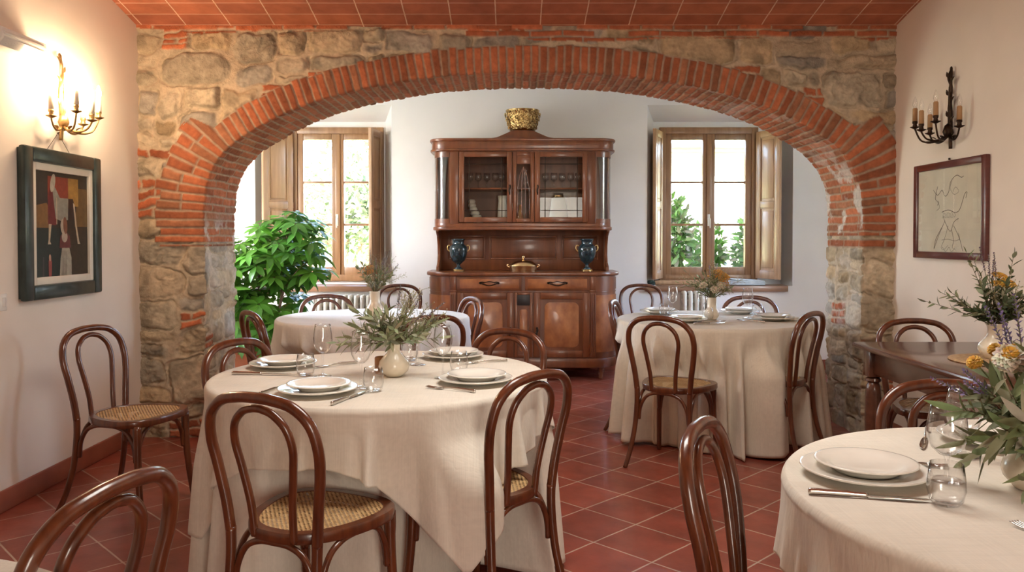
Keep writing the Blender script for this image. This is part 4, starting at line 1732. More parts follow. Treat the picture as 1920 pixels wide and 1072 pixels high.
def m_knife():
    t = thing('table_knife', '', 'knife')
    G().tube(spline([(0, -.118, .006), (0, -.10, .0065), (0, -.04, .006), (0, .0, .005)], 4), [.004] + [.0078] * 4 + [.0068] * 4 + [.0055] * 4, 10, flat=.7).build('handle', 'silver', t)
    pr = [(-.006, -.004), (.006, -.004), (.009, .03), (.0095, .08), (.007, .105), (.001, .120), (-.004, .112), (-.0065, .08)]
    G().prism(pr, .0035, .0052, .0005).build('blade', 'silver', t, angle=40)
    return t


def m_fork():
    t = thing('table_fork', '', 'fork')
    G().tube(spline([(0, -.105, .004), (0, -.06, .006), (0, 0, .008), (0, .03, .004)], 5), [.0072] * 3 + [.0055] * 6 + [.0035] * 7, 8, flat=.45).build('handle', 'silver', t)
    g = G().prism([(-.004, .026), (.004, .026), (.011, .044), (.012, .056), (-.012, .056), (-.011, .044)], .0028, .0052, .0005)
    for k in range(4):
        x = -.0098 + k * .0065
        g.tube(spline([(x, .054, .004), (x, .075, .0032), (x * .97, .098, .007)], 3), [.0019] * 5 + [.0015, .0009], 6)
    g.build('tines', 'silver', t)
    return t


dinner, soup, wine, balloon, tumbler, knife, fork = [Maker(f) for f in (m_dinner, m_soup, m_wine, m_balloon, m_tumbler, m_knife, m_fork)]


def on(px, py, z=ZT + .012):
    """table-top point seen at a pixel of the photograph (survey helper)"""
    d = (1.30 - z) * F_PX / (py - 446.0)
    return ((px - 960) / F_PX * d, d)


def setting(x, y, where):
    z = ZT + .0075
    dinner((x, y, z), 0, 'wide white dinner plate under another %s' % where, 'white dinner plates')
    soup((x + .004, y + .002, z + .0125), 0, 'smaller white soup plate on top %s' % where, 'white soup plates')


z0 = ZT + .0075
# near table
setting(-.675, 2.77, 'nearest the camera on the near table')
setting(-.955, 3.33, 'at the far left of the near table')
setting(-.265, 3.58, 'at the far right of the near table')
setting(-.135, 2.965, 'at the right front of the near table')
wine((-.735, 3.10, z0), 0, 'tall wine glass left of the others on the near table, beside a tumbler', 'wine glasses')
wine((-.54, 2.85, z0), .4, 'tall wine glass just left of the cream vase on the near table', 'wine glasses')
wine((-.265, 3.06, z0), .8, 'tall wine glass in front of the right-hand plates on the near table', 'wine glasses')
wine((-.40, 3.38, z0), .2, 'wine glass behind the cream vase on the near table, half hidden', 'wine glasses')
tumbler((-.808, 3.12, z0), 0, 'short tumbler beside the far left plates on the near table', 'glass tumblers')
tumbler((-.487, 2.80, z0), 0, 'short tumbler beside the front knife on the near table', 'glass tumblers')
tumbler((-.213, 3.20, z0), 0, 'short tumbler between the two right-hand plates on the near table', 'glass tumblers')
tumbler((-.45, 3.50, z0), 0, 'short tumbler behind the cream vase on the near table', 'glass tumblers')
knife((-.545, 2.67, z0), math.atan2(.07, .21) - 0.62, 'silver knife lying right of the front plates on the near table', 'table knives')
knife((-.985, 3.135, z0), R(88 - 180), 'silver knife in front of the far left plates on the near table', 'table knives')
knife((-.015, 2.97, z0), R(80), 'silver knife right of the right-front plates on the near table', 'table knives')
knife((-.44, 3.55, z0), R(-55), 'silver knife left of the far right plates on the near table', 'table knives')
fork((-.22, 2.82, z0), R(62), 'silver fork with tines toward the vase, left of the right-front plates', 'table forks')
fork((-.83, 2.83, z0), R(-20), 'silver fork left of the front plates on the near table', 'table forks')
fork((-.745, 3.36, z0), R(130), 'silver fork right of the far left plates on the near table', 'table forks')
fork((-.12, 3.44, z0), R(110), 'silver fork right of the far right plates on the near table', 'table forks')
# table under the right window
setting(1.05, 5.70, 'at the far left of the tan-clothed table')
setting(1.125, 5.16, 'at the left front of the tan-clothed table')
setting(1.635, 5.72, 'at the back right of the tan-clothed table')
setting(1.715, 5.25, 'at the right front of the tan-clothed table')
wine((1.11, 5.52, z0), 0, 'wine glass standing left of the flowers on the tan-clothed table', 'wine glasses')
wine((1.29, 5.40, z0), 0, 'wine glass directly in front of the vase on the tan-clothed table', 'wine glasses')
wine((1.575, 5.34, z0), 0, 'wine glass right of the flowers on the tan-clothed table', 'wine glasses')
tumbler((1.055, 5.53, z0), 0, 'tumbler beside the left wine glass on the tan-clothed table', 'glass tumblers')
tumbler((1.285, 5.24, z0), 0, 'tumbler in front of the vase on the tan-clothed table', 'glass tumblers')
tumbler((1.69, 5.50, z0), 0, 'tumbler beside the right wine glass on the tan-clothed table', 'glass tumblers')
knife((1.235, 4.99, z0), R(-68), 'knife right of the left-front plates on the tan-clothed table', 'table knives')
fork((1.535, 5.14, z0), R(40), 'fork left of the right-front plates on the tan-clothed table', 'table forks')
knife((1.885, 5.23, z0), R(-80), 'knife right of the right-front plates on the tan-clothed table', 'table knives')
fork((1.29, 5.10, z0), R(-60), 'fork beside the tumbler in front of the vase on the tan-clothed table', 'table forks')
# corner table
setting(.795, 1.795, 'at the left of the bottom right corner table')
setting(1.27, 2.09, 'at the back of the bottom right corner table')
balloon((.965, 1.765, z0), 0, 'rounded wine glass in front on the bottom right corner table', 'wine glasses')
balloon((1.115, 1.965, z0), 0, 'rounded wine glass behind the other on the bottom right corner table', 'wine glasses')
tumbler((.877, 1.605, z0), 0, 'short tumbler in the foreground on the corner table', 'glass tumblers')
knife((.737, 1.645, z0), R(-102), 'silver knife lying in front of the left plates on the corner table', 'table knives')
knife((1.10, 2.12, z0), R(150), 'silver knife left of the back plates on the corner table', 'table knives')
fork((.975, 1.40, z0), R(20), 'silver fork at the right edge of the photo on the corner table', 'table forks')
fork((.93, 1.90, z0), R(-115), 'silver fork just behind the left plates on the corner table', 'table forks')

# small amber jar behind the near vase
t = thing('candle_jar', 'small amber jar with dark wax behind the cream vase on the near table', 'jar', (-.513, 3.17, z0))
G().lathe([(0, 0), (.030, 0), (.033, .006), (.033, .062), (.031, .066), (.029, .066), (.029, .05), (0, .05)], 24).build('jar', 'amber', t, angle=40)
G().lathe([(0, .056), (.0285, .056), (.0285, .05), (0, .05)], 24).build('wax', 'dark_wax', t, angle=40)
# ================================================================== vases and flowers
def vase(loc, label, kind='round', s=1.0):
    if kind == 'round':
        pr = [(0, 0), (.030, 0), (.034, .003), (.054, .020), (.060, .038), (.056, .058), (.040, .078), (.027, .092), (.0235, .105), (.0245, .122), (.029, .134),
              (.027, .136), (.022, .122), (.021, .105), (.025, .092), (.038, .076), (.053, .056), (0, .03)]
    elif kind == 'tall':
        pr = [(0, 0), (.032, 0), (.040, .005), (.060, .028), (.065, .045), (.060, .063), (.043, .083), (.030, .100), (.027, .118), (.030, .138), (.038, .150),
              (.036, .152), (.027, .138), (.024, .118), (.027, .100), (.040, .082), (.056, .062), (0, .03)]
    else:
        pr = [(0, 0), (.028, 0), (.036, .005), (.048, .022), (.052, .042), (.046, .062), (.034, .078), (.030, .10), (.031, .145), (.033, .150),
              (.031, .152), (.028, .145), (.027, .10), (.031, .078), (.043, .062), (0, .03)]
    pr = [(r * s, z * s) for r, z in pr]
    o = G().lathe(pr, 36).build('vase', 'vase', None)
    o.location = loc
    tag(o, label, 'vase', 'cream flower vases')
    return o


def jit(c, rnd, a=.25):
    k = 1 + rnd.uniform(-a, a)
    return tuple(max(0, x * k * (1 + rnd.uniform(-.1, .1))) for x in c)


def stem_path(d, L, rnd, bend=.25, n=8):
    d = Vector(d).normalized()
    b = Vector((rnd.uniform(-1, 1), rnd.uniform(-1, 1), -.6 if d.z < .8 else 0)) * bend
    return [d * (L * i / n) + b * (L * (i / n) ** 2) for i in range(n + 1)]


def olive_sprig(rnd, d, L, root, col=(.17, .19, .09), lw=(.058, .013), n=13, start=.25, mat='dry_leaf'):
    g = G()
    p = stem_path(d, L, rnd, .16)
    g.tube(p, [.0022 * (1 - .6 * i / 8) for i in range(9)], 5, col=(.16, .12, .07))
    for i in range(n):
        t = start + (1 - start) * i / (n - 1)
        k = min(7, int(t * 8))
        pos = p[k].lerp(p[k + 1], t * 8 - k)
        ax = (p[k + 1] - p[k]).normalized()
        o = ax.orthogonal().normalized()
        a = i * 2.4 + rnd.uniform(-.5, .5)
        o = Matrix.Rotation(a, 3, ax) @ o
        dd = ax * rnd.uniform(.6, 1.1) + o * rnd.uniform(.7, 1.0)
        if i == n - 1:
            dd = ax
        c = jit(col, rnd, .35)
        if rnd.random() < .25:
            c = jit((.30, .31, .20), rnd, .2)
        g.leaf(pos, dd, ax, lw[0] * rnd.uniform(.6, 1.15), lw[1] * rnd.uniform(.8, 1.2), rnd.uniform(-.1, .45), c, .3)
    return g.build('olive_sprig', mat, root)


def lavender_sprig(rnd, d, L, root, col=(.20, .16, .30), head=.35):
    g = G()
    p = stem_path(d, L, rnd, .08)
    g.tube(p, .0013, 5, col=(.20, .20, .11))
    for i in range(26):
        t = 1 - head + head * i / 25
        k = min(7, int(t * 8))
        pos = p[k].lerp(p[k + 1], t * 8 - k)
        ax = (p[k + 1] - p[k]).normalized()
        o = Matrix.Rotation(i * 2.4, 3, ax) @ ax.orthogonal().normalized()
        c = jit(col, rnd, .4)
        g.leaf(pos, ax * 1.0 + o * .9, ax, .013 * (1.15 - .5 * (i / 25)), .007, .2, c, .5, 2)
    return g.build('lavender_sprig', 'dry_leaf', root)


def grass_sprig(rnd, d, L, root, col=(.30, .28, .13)):
    g = G()
    p = stem_path(d, L, rnd, .3)
    g.tube(p, .0012, 5, col=col)
    for i in range(22):
        t = .45 + .55 * i / 21
        k = min(7, int(t * 8))
        pos = p[k].lerp(p[k + 1], t * 8 - k)
        ax = (p[k + 1] - p[k]).normalized()
        o = Matrix.Rotation(i * 2.4, 3, ax) @ ax.orthogonal().normalized()
        q = pos + (ax * .6 + o) * rnd.uniform(.010, .026)
        g.tube([pos, q], .0007, 4, col=col)
        c = jit((.45, .38, .24), rnd, .3)
        g.lathe([(0, -.003), (.0030, 0), (0, .004)], 5, q, c)
    return g.build('seed_sprig', 'dry_leaf', root)


def yellow_flower(rnd, d, L, root, col=(.62, .33, .04), rad=.026, style='daisy'):
    g = G()
    p = stem_path(d, L, rnd, .06)
    g.tube(p, .0018, 5, col=(.16, .18, .07))
    c0 = p[-1]
    ax = (p[-1] - p[-2]).normalized()
    ax = (ax + Vector((0, -.5, .2))).normalized()
    o0 = ax.orthogonal().normalized()
    if style == 'daisy':
        for ring, (n_, rr, tl) in enumerate(((14, 1.0, .15), (10, .7, .5), (7, .4, 1.0))):
            for i in range(n_):
                o = Matrix.Rotation(2 * PI * i / n_ + ring, 3, ax) @ o0
                g.leaf(c0 + ax * .004 * ring, o + ax * tl, ax, rad * rr, rad * .42, .2, jit(col, rnd, .25), .2, 3)
    elif style == 'umbel':
        for i in range(46):
            a = i * 2.4
            r_ = rad * 1.5 * math.sqrt(i / 46)
            o = Matrix.Rotation(a, 3, ax) @ o0
            q = c0 + o * r_ + ax * (.012 - .010 * (r_ / rad / 1.5) ** 2)
            g.lathe([(0, -.004), (.0042, -.001), (.0034, .003), (0, .0045)], 6, q, jit(col, rnd, .3))
            if i % 4 == 0:
                g.tube([c0 - ax * .02, q], .0008, 4, col=(.2, .2, .08))
    else:                      # round button / ruffled head
        for i in range(84):
            zf = 1 - 2 * (i + .5) / 84
            if zf < -.6:
                continue
            a = i * 2.4
            r_ = math.sqrt(1 - zf * zf)
            o = Matrix.Rotation(a, 3, ax) @ o0
            n_ = (o * r_ + ax * zf).normalized()
            g.leaf(c0 + n_ * rad * .55, n_ + o * (.35 if style == 'rose' else .75), n_, rad * (.75 if style == 'rose' else .62), rad * .58, .55, jit(col, rnd, .18), .3, 4)
    return g.build('flower', 'dry_leaf', root)


def bouquet(loc, label, seed, spec):
    t = thing('bouquet', label, 'flowers', loc, 0, 'bouquets in the cream vases')
    rnd = random.Random(seed)
    for item in spec:
        kind, n_, spread, L, kw = item
        for i in range(n_):
            a = rnd.uniform(0, 2 * PI) if 'az' not in kw else R(kw['az'][i % len(kw['az'])]) + rnd.uniform(-.15, .15)
            tilt = R(rnd.uniform(*spread))
            d = (math.sin(tilt) * math.cos(a), math.sin(tilt) * math.sin(a), math.cos(tilt))
            ll = rnd.uniform(*L)
            k2 = {k: v for k, v in kw.items() if k != 'az'}
            {'olive': olive_sprig, 'lav': lavender_sprig, 'grass': grass_sprig, 'flower': yellow_flower}[kind](rnd, d, ll, t, **k2)
    return t


zt = ZT + .0075
vase((-.46, 3.11, zt), 'round cream vase in the middle of the near table')
bouquet((-.46, 3.11, zt + .118), 'olive and lavender bouquet in the round vase on the near table', 5, [
    ('olive', 15, (38, 72), (.15, .25), dict(n=13, col=(.22, .24, .13))), ('olive', 8, (10, 40), (.12, .18), dict(n=13, col=(.22, .24, .13))),
    ('grass', 9, (15, 60), (.18, .25), dict(az=[0, 20, 40, 60, 330])), ('lav', 7, (15, 55), (.20, .28), dict(az=[10, 35, 60, 80], col=(.22, .17, .20))),
    ('olive', 3, (74, 82), (.17, .22), dict(az=[180, 205, 10], col=(.24, .26, .14)))])
vase((-.935, 5.45, zt), 'tall cream vase on the bare white table', 'cyl', 1.15)
bouquet((-.935, 5.45, zt + .155), 'dry mixed bouquet with one orange flower on the bare white table', 9, [
    ('olive', 12, (10, 55), (.14, .24), dict(n=12, lw=(.045, .014))), ('grass', 10, (5, 50), (.20, .32), {}),
    ('lav', 8, (10, 45), (.22, .36), dict(col=(.24, .20, .24))), ('flower', 3, (10, 30), (.14, .2), dict(col=(.60, .30, .10), style='umbel'))])
vase((1.32, 5.28, zt), 'beige vase in the middle of the tan-clothed table', 'cyl', .96)
bouquet((1.32, 5.28, zt + .13), 'wild bouquet with orange heads on the tan-clothed table', 13, [
    ('olive', 16, (15, 60), (.12, .22), dict(n=12, lw=(.05, .009), col=(.15, .19, .07))), ('grass', 14, (10, 60), (.14, .25), {}),
    ('flower', 5, (8, 40), (.13, .19), dict(col=(.62, .30, .05), style='umbel')), ('flower', 6, (25, 60), (.12, .18), dict(col=(.62, .52, .36), style='umbel', rad=.018)),
    ('lav', 3, (5, 35), (.22, .27), dict(col=(.34, .28, .45))), ('olive', 5, (5, 40), (.24, .30), dict(n=8, lw=(.05, .008)))])
# round straw mat, vase and bouquet on the wooden table
tag(G().lathe([(0, 0), (.185, 0), (.19, .003), (.187, .007), (.15, .008), (.145, .0065), (.10, .0085), (.095, .007), (.05, .0085), (0, .008)], 56, (2.05, 3.36, .780)).build('woven_mat', 'straw'),
    'round woven straw mat under the vase on the dark wooden table', 'placemat')
vase((2.045, 3.38, .7885), 'cream vase on the straw mat on the dark wooden table', 'tall', 1.0)
bouquet((2.045, 3.38, .7885 + .135), 'spreading olive bouquet with yellow heads on the dark wooden table', 21, [
    ('olive', 18, (10, 58), (.13, .25), dict(n=17, lw=(.048, .019), col=(.075, .095, .04))), ('olive', 4, (52, 72), (.26, .34), dict(n=13, az=[180, 195, 165, 10], lw=(.042, .012), col=(.17, .18, .09))),
    ('olive', 3, (20, 38), (.33, .38), dict(n=14, az=[0, 15, 350], lw=(.048, .018), col=(.09, .11, .045))), ('olive', 2, (12, 18), (.30, .34), dict(n=12, az=[175, 150], lw=(.040, .013))),
    ('flower', 3, (4, 22), (.17, .22), dict(col=(.62, .34, .05), style='umbel', rad=.021)), ('grass', 6, (10, 45), (.16, .22), {}),
    ('lav', 4, (5, 22), (.28, .34), dict(col=(.20, .13, .20), head=.3))])
# corner table
vase((1.115, 1.70, zt), 'cream vase cut by the right edge of the photo on the corner table', 'tall', .95)
bouquet((1.115, 1.70, zt + .125), 'full bouquet with yellow, white and lavender heads at the right edge', 27, [
    ('olive', 20, (25, 85), (.11, .19), dict(n=13, lw=(.078, .018), col=(.17, .20, .095))), ('olive', 6, (95, 115), (.10, .16), dict(n=9, lw=(.07, .016), az=[180, 200, 230, 250, 160, 270])),
    ('flower', 5, (18, 42), (.17, .22), dict(col=(.70, .42, .07), style='ball', rad=.0155, az=[180, 200, 165, 190, 240])),
    ('flower', 3, (22, 38), (.165, .19), dict(col=(.86, .82, .70), style='rose', rad=.027, az=[215, 250, 200])),
    ('flower', 3, (15, 45), (.15, .19), dict(col=(.66, .28, .08), style='ball', rad=.019, az=[300, 270, 340])),
    ('lav', 9, (3, 30), (.24, .34), dict(col=(.17, .13, .27))), ('lav', 3, (45, 60), (.20, .26), dict(col=(.24, .19, .34), az=[185, 170, 200]))])

# ------------------------------------------------------------------ the big umbrella plant
t = thing('umbrella_plant', 'big bushy potted plant with glossy hand-shaped leaves by the left window', 'plant', (-2.22, 6.95, 0))
G().lathe([(0, 0), (.15, 0), (.16, .01), (.20, .30), (.215, .30), (.215, .345), (.195, .345), (.19, .31), (0, .30)], 30).build('pot', 'pot', t, angle=40)
G().lathe([(0, .315), (.188, .312)], 24).build('soil', 'soil', t)
rnd = random.Random(6)
gt, gf = G(), G()
heads = []
# volumes the crown fills (relative to the pot), and number of leaf hands
vol = [((.06, -.05, .95), (.42, .36, .42), 72), ((.34, -.10, 1.20), (.36, .30, .36), 58), ((-.26, -.18, .82), (.32, .30, .50), 46), ((-.30, -.18, 1.22), (.22, .2, .24), 22),
       ((.20, -.30, .55), (.40, .22, .22), 26), ((.42, -.1, 1.46), (.20, .18, .12), 10)]
trunks = [((0.02, 0, .3), (.10, -.03, .8), (.28, -.08, 1.25)), ((-.03, .02, .3), (-.14, -.06, .75), (-.24, -.12, 1.15)), ((.03, -.03, .3), (.05, -.08, .7), (.05, -.1, 1.1)), ((.05, .02, .3), (.2, -.12, .6), (.3, -.2, .9))]
tp = []
for tr in trunks:
    p = [Vector(q) for q in spline(tr, 8)]
    gt.tube(p, [.016 - .006 * i / len(p) for i in range(len(p))], 8)
    tp += p
for (c, e, n_) in vol:
    for i in range(n_):
        while True:
            q = Vector((rnd.uniform(-1, 1), rnd.uniform(-1, 1), rnd.uniform(-1, 1)))
            if q.length <= 1:
                break
        q = Vector((c[0] + q.x * e[0], c[1] + q.y * e[1], c[2] + q.z * e[2]))
        near_t = min(tp, key=lambda a: (a - q).length + abs(a.z - q.z + .15))
        m_ = near_t.lerp(q, .55) + Vector((0, 0, .03))
        gt.tube(spline([near_t, m_, q], 4), .0032, 5)
        out = Vector((q.x - .05, q.y - .05 - .08, (q.z - .75) * .6 + .25)).normalized()
        ax = (out * .8 + Vector((rnd.uniform(-.4, .4), rnd.uniform(-.4, .4) - .12, .8))).normalized()
        o0 = ax.orthogonal().normalized()
        nl = rnd.randint(7, 9)
        ll = rnd.uniform(.115, .18)
        light = rnd.random()
        hgt = max(0, min(1, (q.z - .5) / .9))
        base = (.075, .20, .026) if light < .5 else (.14, .33, .04)
        if rnd.random() < .12:
            base = (.24, .46, .07)
        for k in range(nl):
            o = Matrix.Rotation(2 * PI * k / nl + rnd.uniform(-.12, .12), 3, ax) @ o0
            dd = o + ax * rnd.uniform(-.25, .15)
            gf.leaf(q + dd * .012, dd, ax, ll * rnd.uniform(.8, 1.1), ll * .36, rnd.uniform(.25, .7), jit(base, rnd, .2), .22)
gt.build('trunk', 'trunk', t)
gf.build('foliage', 'leaf', t)
# ================================================================== things on the walls
def sconce(loc, sgn, lit, label):
    """sgn=+1: on the left wall (arms reach to +x); -1: on the right wall"""
    t = thing('candle_sconce', label, 'wall lamp', loc, 0 if sgn > 0 else PI)
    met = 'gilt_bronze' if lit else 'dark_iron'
    g = G()
    g.tube(spline([(.02, 0, -.20), (.024, .004, -.08), (.022, -.006, .05), (.026, .008, .16), (.018, -.004, .26)], 6), [.010] * 6 + [.013] * 6 + [.011] * 6 + [.008] * 6 + [.004], 8)
    g.tube(spline([(.022, .01, -.05), (.032, .016, .06), (.022, .002, .14), (.030, -.012, .20), (.020, .006, .25)], 6), .0055, 6)
    g.lathe([(0, -.04), (.020, -.03), (.028, -.005), (.018, .03), (0, .045)], 12, (.035, 0, -.10))
    for k, (zz, s) in enumerate(((-.15, 1), (-.02, -1), (.05, 1), (.10, -1), (.16, 1), (.20, -1), (-.06, 1))):
        g.leaf((.026, s * .004, zz), (.25, s * .75, .75), (1, 0, 0), .055, .026, .5)
    g.build('stem', met, t)
    for k, a in enumerate((-80, -40, 0, 40, 80)):
        c_, s_ = math.cos(R(a)), math.sin(R(a))
        L = .155 + (.02 if abs(a) in (40,) else 0)
        zb = -.105 if k % 2 == 0 else -.075
        ar = G()
        ar.tube(spline([(.03, 0, -.12), (.03 + .4 * L * c_, .4 * L * s_, -.155), (.03 + .8 * L * c_, .8 * L * s_, -.145), (.03 + L * c_, L * s_, zb)], 6), [.0068] * 10 + [.005] * 9, 8)
        ar.leaf((.03 + .45 * L * c_, .45 * L * s_, -.15), (c_, s_, .8), (0, 0, 1), .045, .02, .6)
        x, y = .03 + L * c_, L * s_
        ar.lathe([(0, 0), (.006, 0), (.026, .010), (.027, .013), (.010, .010), (.013, .02), (.010, .026), (.0145, .034), (.0145, .044), (0, .044)], 14, (x, y, zb))
        o = ar.build('arm', met, t)
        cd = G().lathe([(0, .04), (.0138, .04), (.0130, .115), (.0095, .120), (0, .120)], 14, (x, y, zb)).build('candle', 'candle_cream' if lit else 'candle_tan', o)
        pr = [(0, .116), (.007, .118), (.0125, .135), (.0125, .150), (.007, .172), (.002, .185), (0, .186)]
        G().lathe(pr, 14, (x, y, zb)).build('bulb', 'bulb_on' if lit else 'glass', o)
    return t


sconce((XL, 4.27, 2.02), 1, True, 'lit five-arm candle sconce glowing on the left wall')
sconce((XR, 4.50, 2.00), -1, False, 'unlit dark bronze candle sconce on the right wall')


# ---- pictures.  built in x (along wall) / z, facing -y, then turned onto the wall
def poly(g, pts, y, col, mirror=False):
    n_ = len(pts)
    g.add([(p[0], y, p[1]) for p in pts], [tuple(range(n_))], col)


def blob(cx_, cz_, rx, rz_, n_=20, rot=0.0):
    out = []
    for i in range(n_):
        a = 2 * PI * i / n_
        x, z = rx * math.cos(a), rz_ * math.sin(a)
        out.append((cx_ + x * math.cos(rot) - z * math.sin(rot), cz_ + x * math.sin(rot) + z * math.cos(rot)))
    return out


# left wall: framed painting of abstract figures
t = thing('framed_painting', 'dark green framed painting of abstract figures on the left wall', 'picture', (XL, 4.27, 1.372), R(90))
w, h = .365, .385
g = G()
frame_rect(g, -w, w, -h, h, -.048, -.012, .075, .012)
frame_rect(g, -w + .012, w - .012, -h + .012, h - .012, -.012, 0, .05, .002)
g.build('frame', 'pic_green', t, angle=40)
frame_rect(G(), -w + .075, w - .075, -h + .075, h - .075, -.034, -.012, .038, .003).build('mount', 'mat_cream', t, angle=40)
g = G()
a, b = w - .11, h - .11
poly(g, [(-a, -b), (a, -b), (a, b), (-a, b)], -.0200, (.030, .022, .014))
poly(g, [(-a, -b), (a, -b), (a, -.02), (-a, -.02)], -.0202, (.012, .022, .018))
poly(g, [(.02, -b), (a, -b), (a, -.02), (.05, -.02)], -.0204, (.040, .026, .013))
poly(g, [(-a, -.02), (-.12, -.02), (-.10, .06), (-.14, .11), (-a, .09)], -.0204, (.20, .10, .025))
poly(g, [(-.13, .09), (.06, .09), (.06, .25), (-.13, .25)], -.0206, (.26, .045, .022))
poly(g, [(.06, .10), (.16, .10), (.16, .25), (.06, .25)], -.0206, (.36, .20, .045))
poly(g, [(.12, -.01), (a, -.01), (a, .2), (.16, .2)], -.0205, (.15, .085, .025))
poly(g, [(-.13, -.005), (-.055, -.005), (-.05, .14), (-.075, .21), (-.11, .21), (-.13, .12)], -.0208, (.14, .015, .016))     # red body
poly(g, [(-.06, .03), (.0, .015), (.055, .025), (.06, .14), (-.02, .14), (-.06, .19), (-.085, .20), (-.085, .16)], -.0210, (.28, .27, .22))   # grey hide
poly(g, [(.06, .025), (.125, .03), (.125, .10), (.105, .14), (.06, .14)], -.0211, (.035, .016, .010))
poly(g, blob(-.085, .215, .022, .05, rot=-.25), -.0212, (.42, .38, .30))
for pts in ([(-.125, .0), (-.10, .0), (-.115, -.09), (-.105, -.105), (-.135, -.105), (-.128, -.08)], [(.105, .12), (.122, .11), (.14, .0), (.165, -.09), (.175, -.105), (.15, -.105), (.125, .0)],
            [(-.055, .0), (-.048, .0), (-.048, .14), (-.055, .14)]):
    poly(g, pts, -.0214, (.50, .40, .28))
poly(g, [(-.03, -b), (.085, -b), (.085, -.18), (.065, -.125), (-.005, -.125), (-.02, -.18)], -.0216, (.36, .33, .26))      # skirt
for k in range(6):
    x = -.012 + k * .009
    poly(g, [(x, -b), (x + .004, -b), (x + .003, -.14), (x + .001, -.14)], -.0217, (.12, .10, .08))
poly(g, [(-.03, -.125), (.08, -.125), (.07, -.06), (.03, -.035), (-.02, -.06)], -.0217, (.13, .03, .03))
poly(g, blob(.02, -.065, .028, .030), -.0218, (.42, .34, .27))
poly(g, blob(.012, -.012, .030, .044, rot=.15), -.0219, (.44, .35, .26))
poly(g, blob(.027, -.005, .020, .046, rot=.1), -.02195, (.20, .08, .04))
poly(g, [(-.13, -b), (-.105, -b), (-.10, -.20), (-.115, -.16), (-.13, -.19)], -.0216, (.30, .07, .06))
poly(g, blob(-.118, -.175, .010, .018), -.0218, (.50, .30, .22))
poly(g, [(-.185, -b), (-.17, -b), (-.17, -.17), (-.18, -.17)], -.0216, (.06, .05, .05))
g.build('canvas', 'paint', t, smooth=False)
g = G().tube([(-.12, -.006, h - .01), (0.0, -.004, h + .10), (.12, -.006, h - .01)], .0014, 5)
g.tube([(0, 0, h + .10), (0, -.014, h + .105)], .004, 6)
g.build('hanging_wire', 'dark_iron', t)

# right wall: pencil drawing
t = thing('framed_drawing', 'pencil drawing on cream paper in a thin red-brown frame on the right wall', 'picture', (XR, 4.525, 1.458), R(-90))
w, h = .372, .278
frame_rect(G(), -w, w, -h, h, -.028, 0, .040, .006).build('frame', 'pic_red', t, angle=40)
G().box(-w + .036, w - .036, -.014, -.010, -h + .036, h - .036, 0).build('paper', 'paper', t, smooth=False)
g = G()


def line(pts, r_=.0017):
    g.tube([(p[0], -.0145, p[1]) for p in spline([(x * 1.15, z * 1.0) for x, z in pts], 7)], r_, 4, flat=.5)


line([(-.14, .12), (-.10, .09), (-.06, .115), (-.03, .08), (.0, .10), (.02, .16), (.07, .19), (.11, .175), (.13, .18)])
line([(-.10, .14), (-.12, .07), (-.09, .05), (-.10, .03)])
line([(.03, .16), (.015, .12), (.05, .085), (.09, .10), (.06, .125), (.04, .10)], .001)
line([(-.11, .06), (-.08, .02), (-.11, .00)], .001)
line([(-.05, -.03), (-.02, -.08), (.02, -.12), (.05, -.07), (.09, -.05)], .0016)
line([(-.06, -.01), (.0, .0), (.06, -.015), (.10, .0), (.14, .08), (.16, .09), (.15, .06)])
line([(-.03, -.06), (-.09, -.15), (-.13, -.22), (-.11, -.16), (-.05, -.09)])
line([(.05, -.09), (.10, -.16), (.13, -.23), (.09, -.13)])
line([(.0, -.09), (-.03, -.16), (-.06, -.21), (-.04, -.225), (.0, -.20)], .001)
line([(.03, -.11), (.05, -.17), (.04, -.21), (.07, -.225)], .001)
line([(-.06, -.17), (.0, -.165), (.06, -.175), (.10, -.165)], .001)
line([(-.05, -.21), (-.02, -.235), (.01, -.21), (.03, -.235), (.06, -.215)], .001)
for k in range(9):
    x = -.05 + k * .013
    line([(x, -.012 - .003 * (k % 3)), (x + .01, -.03), (x - .004, -.045)], .0011)
dr = g.build('drawing_lines', 'ink', t)
G().box(-w + .036, w - .036, -.020, -.0185, -h + .036, h - .036, 0).build('glazing', 'pane', t, smooth=False)
G().lathe([(0, 0), (.006, 0), (.006, .010), (0, .012)], 10, (.0, -.012, h + .004)).build('nail', 'dark_iron', t)

# emergency light on the left wall
t = thing('emergency_light', 'white emergency light with a ribbed cover high on the left wall', 'lamp', (XL, 3.86, 2.185), R(90))
g = G()
pr = [(0, 0), (.055, .006), (.085, .04), (.085, .085), (.06, .095), (0, .095)]
mt = Matrix(((0, 0, 1, -.175), (-1, 0, 0, 0), (0, 1, 0, 0), (0, 0, 0, 1)))
g.prism(pr[::-1], 0, .35, .004, mt)
g.build('housing', 'white_plastic', t, angle=40)
g = G()
for k in range(9):
    f = k / 8
    y, z = -(.058 + .028 * f), .010 + .032 * f
    g.tube([(-.16, y, z), (.16, y, z)], .0032, 6)
g.build('ribbed_cover', 'diffuser', t)
G().box(-.165, .165, -.092, -.083, .055, .068, .002).build('trim_strip', 'diffuser', t, angle=40)

# switch plate at the very left
t = thing('light_switch', 'small white switch plate at the left edge of the photo', 'switch', (XL, 3.77, .995), R(90))
G().box(-.06, .045, -.010, 0, -.04, .04, .003).build('plate', 'white_plastic', t, angle=40)
G().box(.008, .030, -.014, -.009, -.022, .022, .002).build('rocker', 'diffuser', t, angle=40)

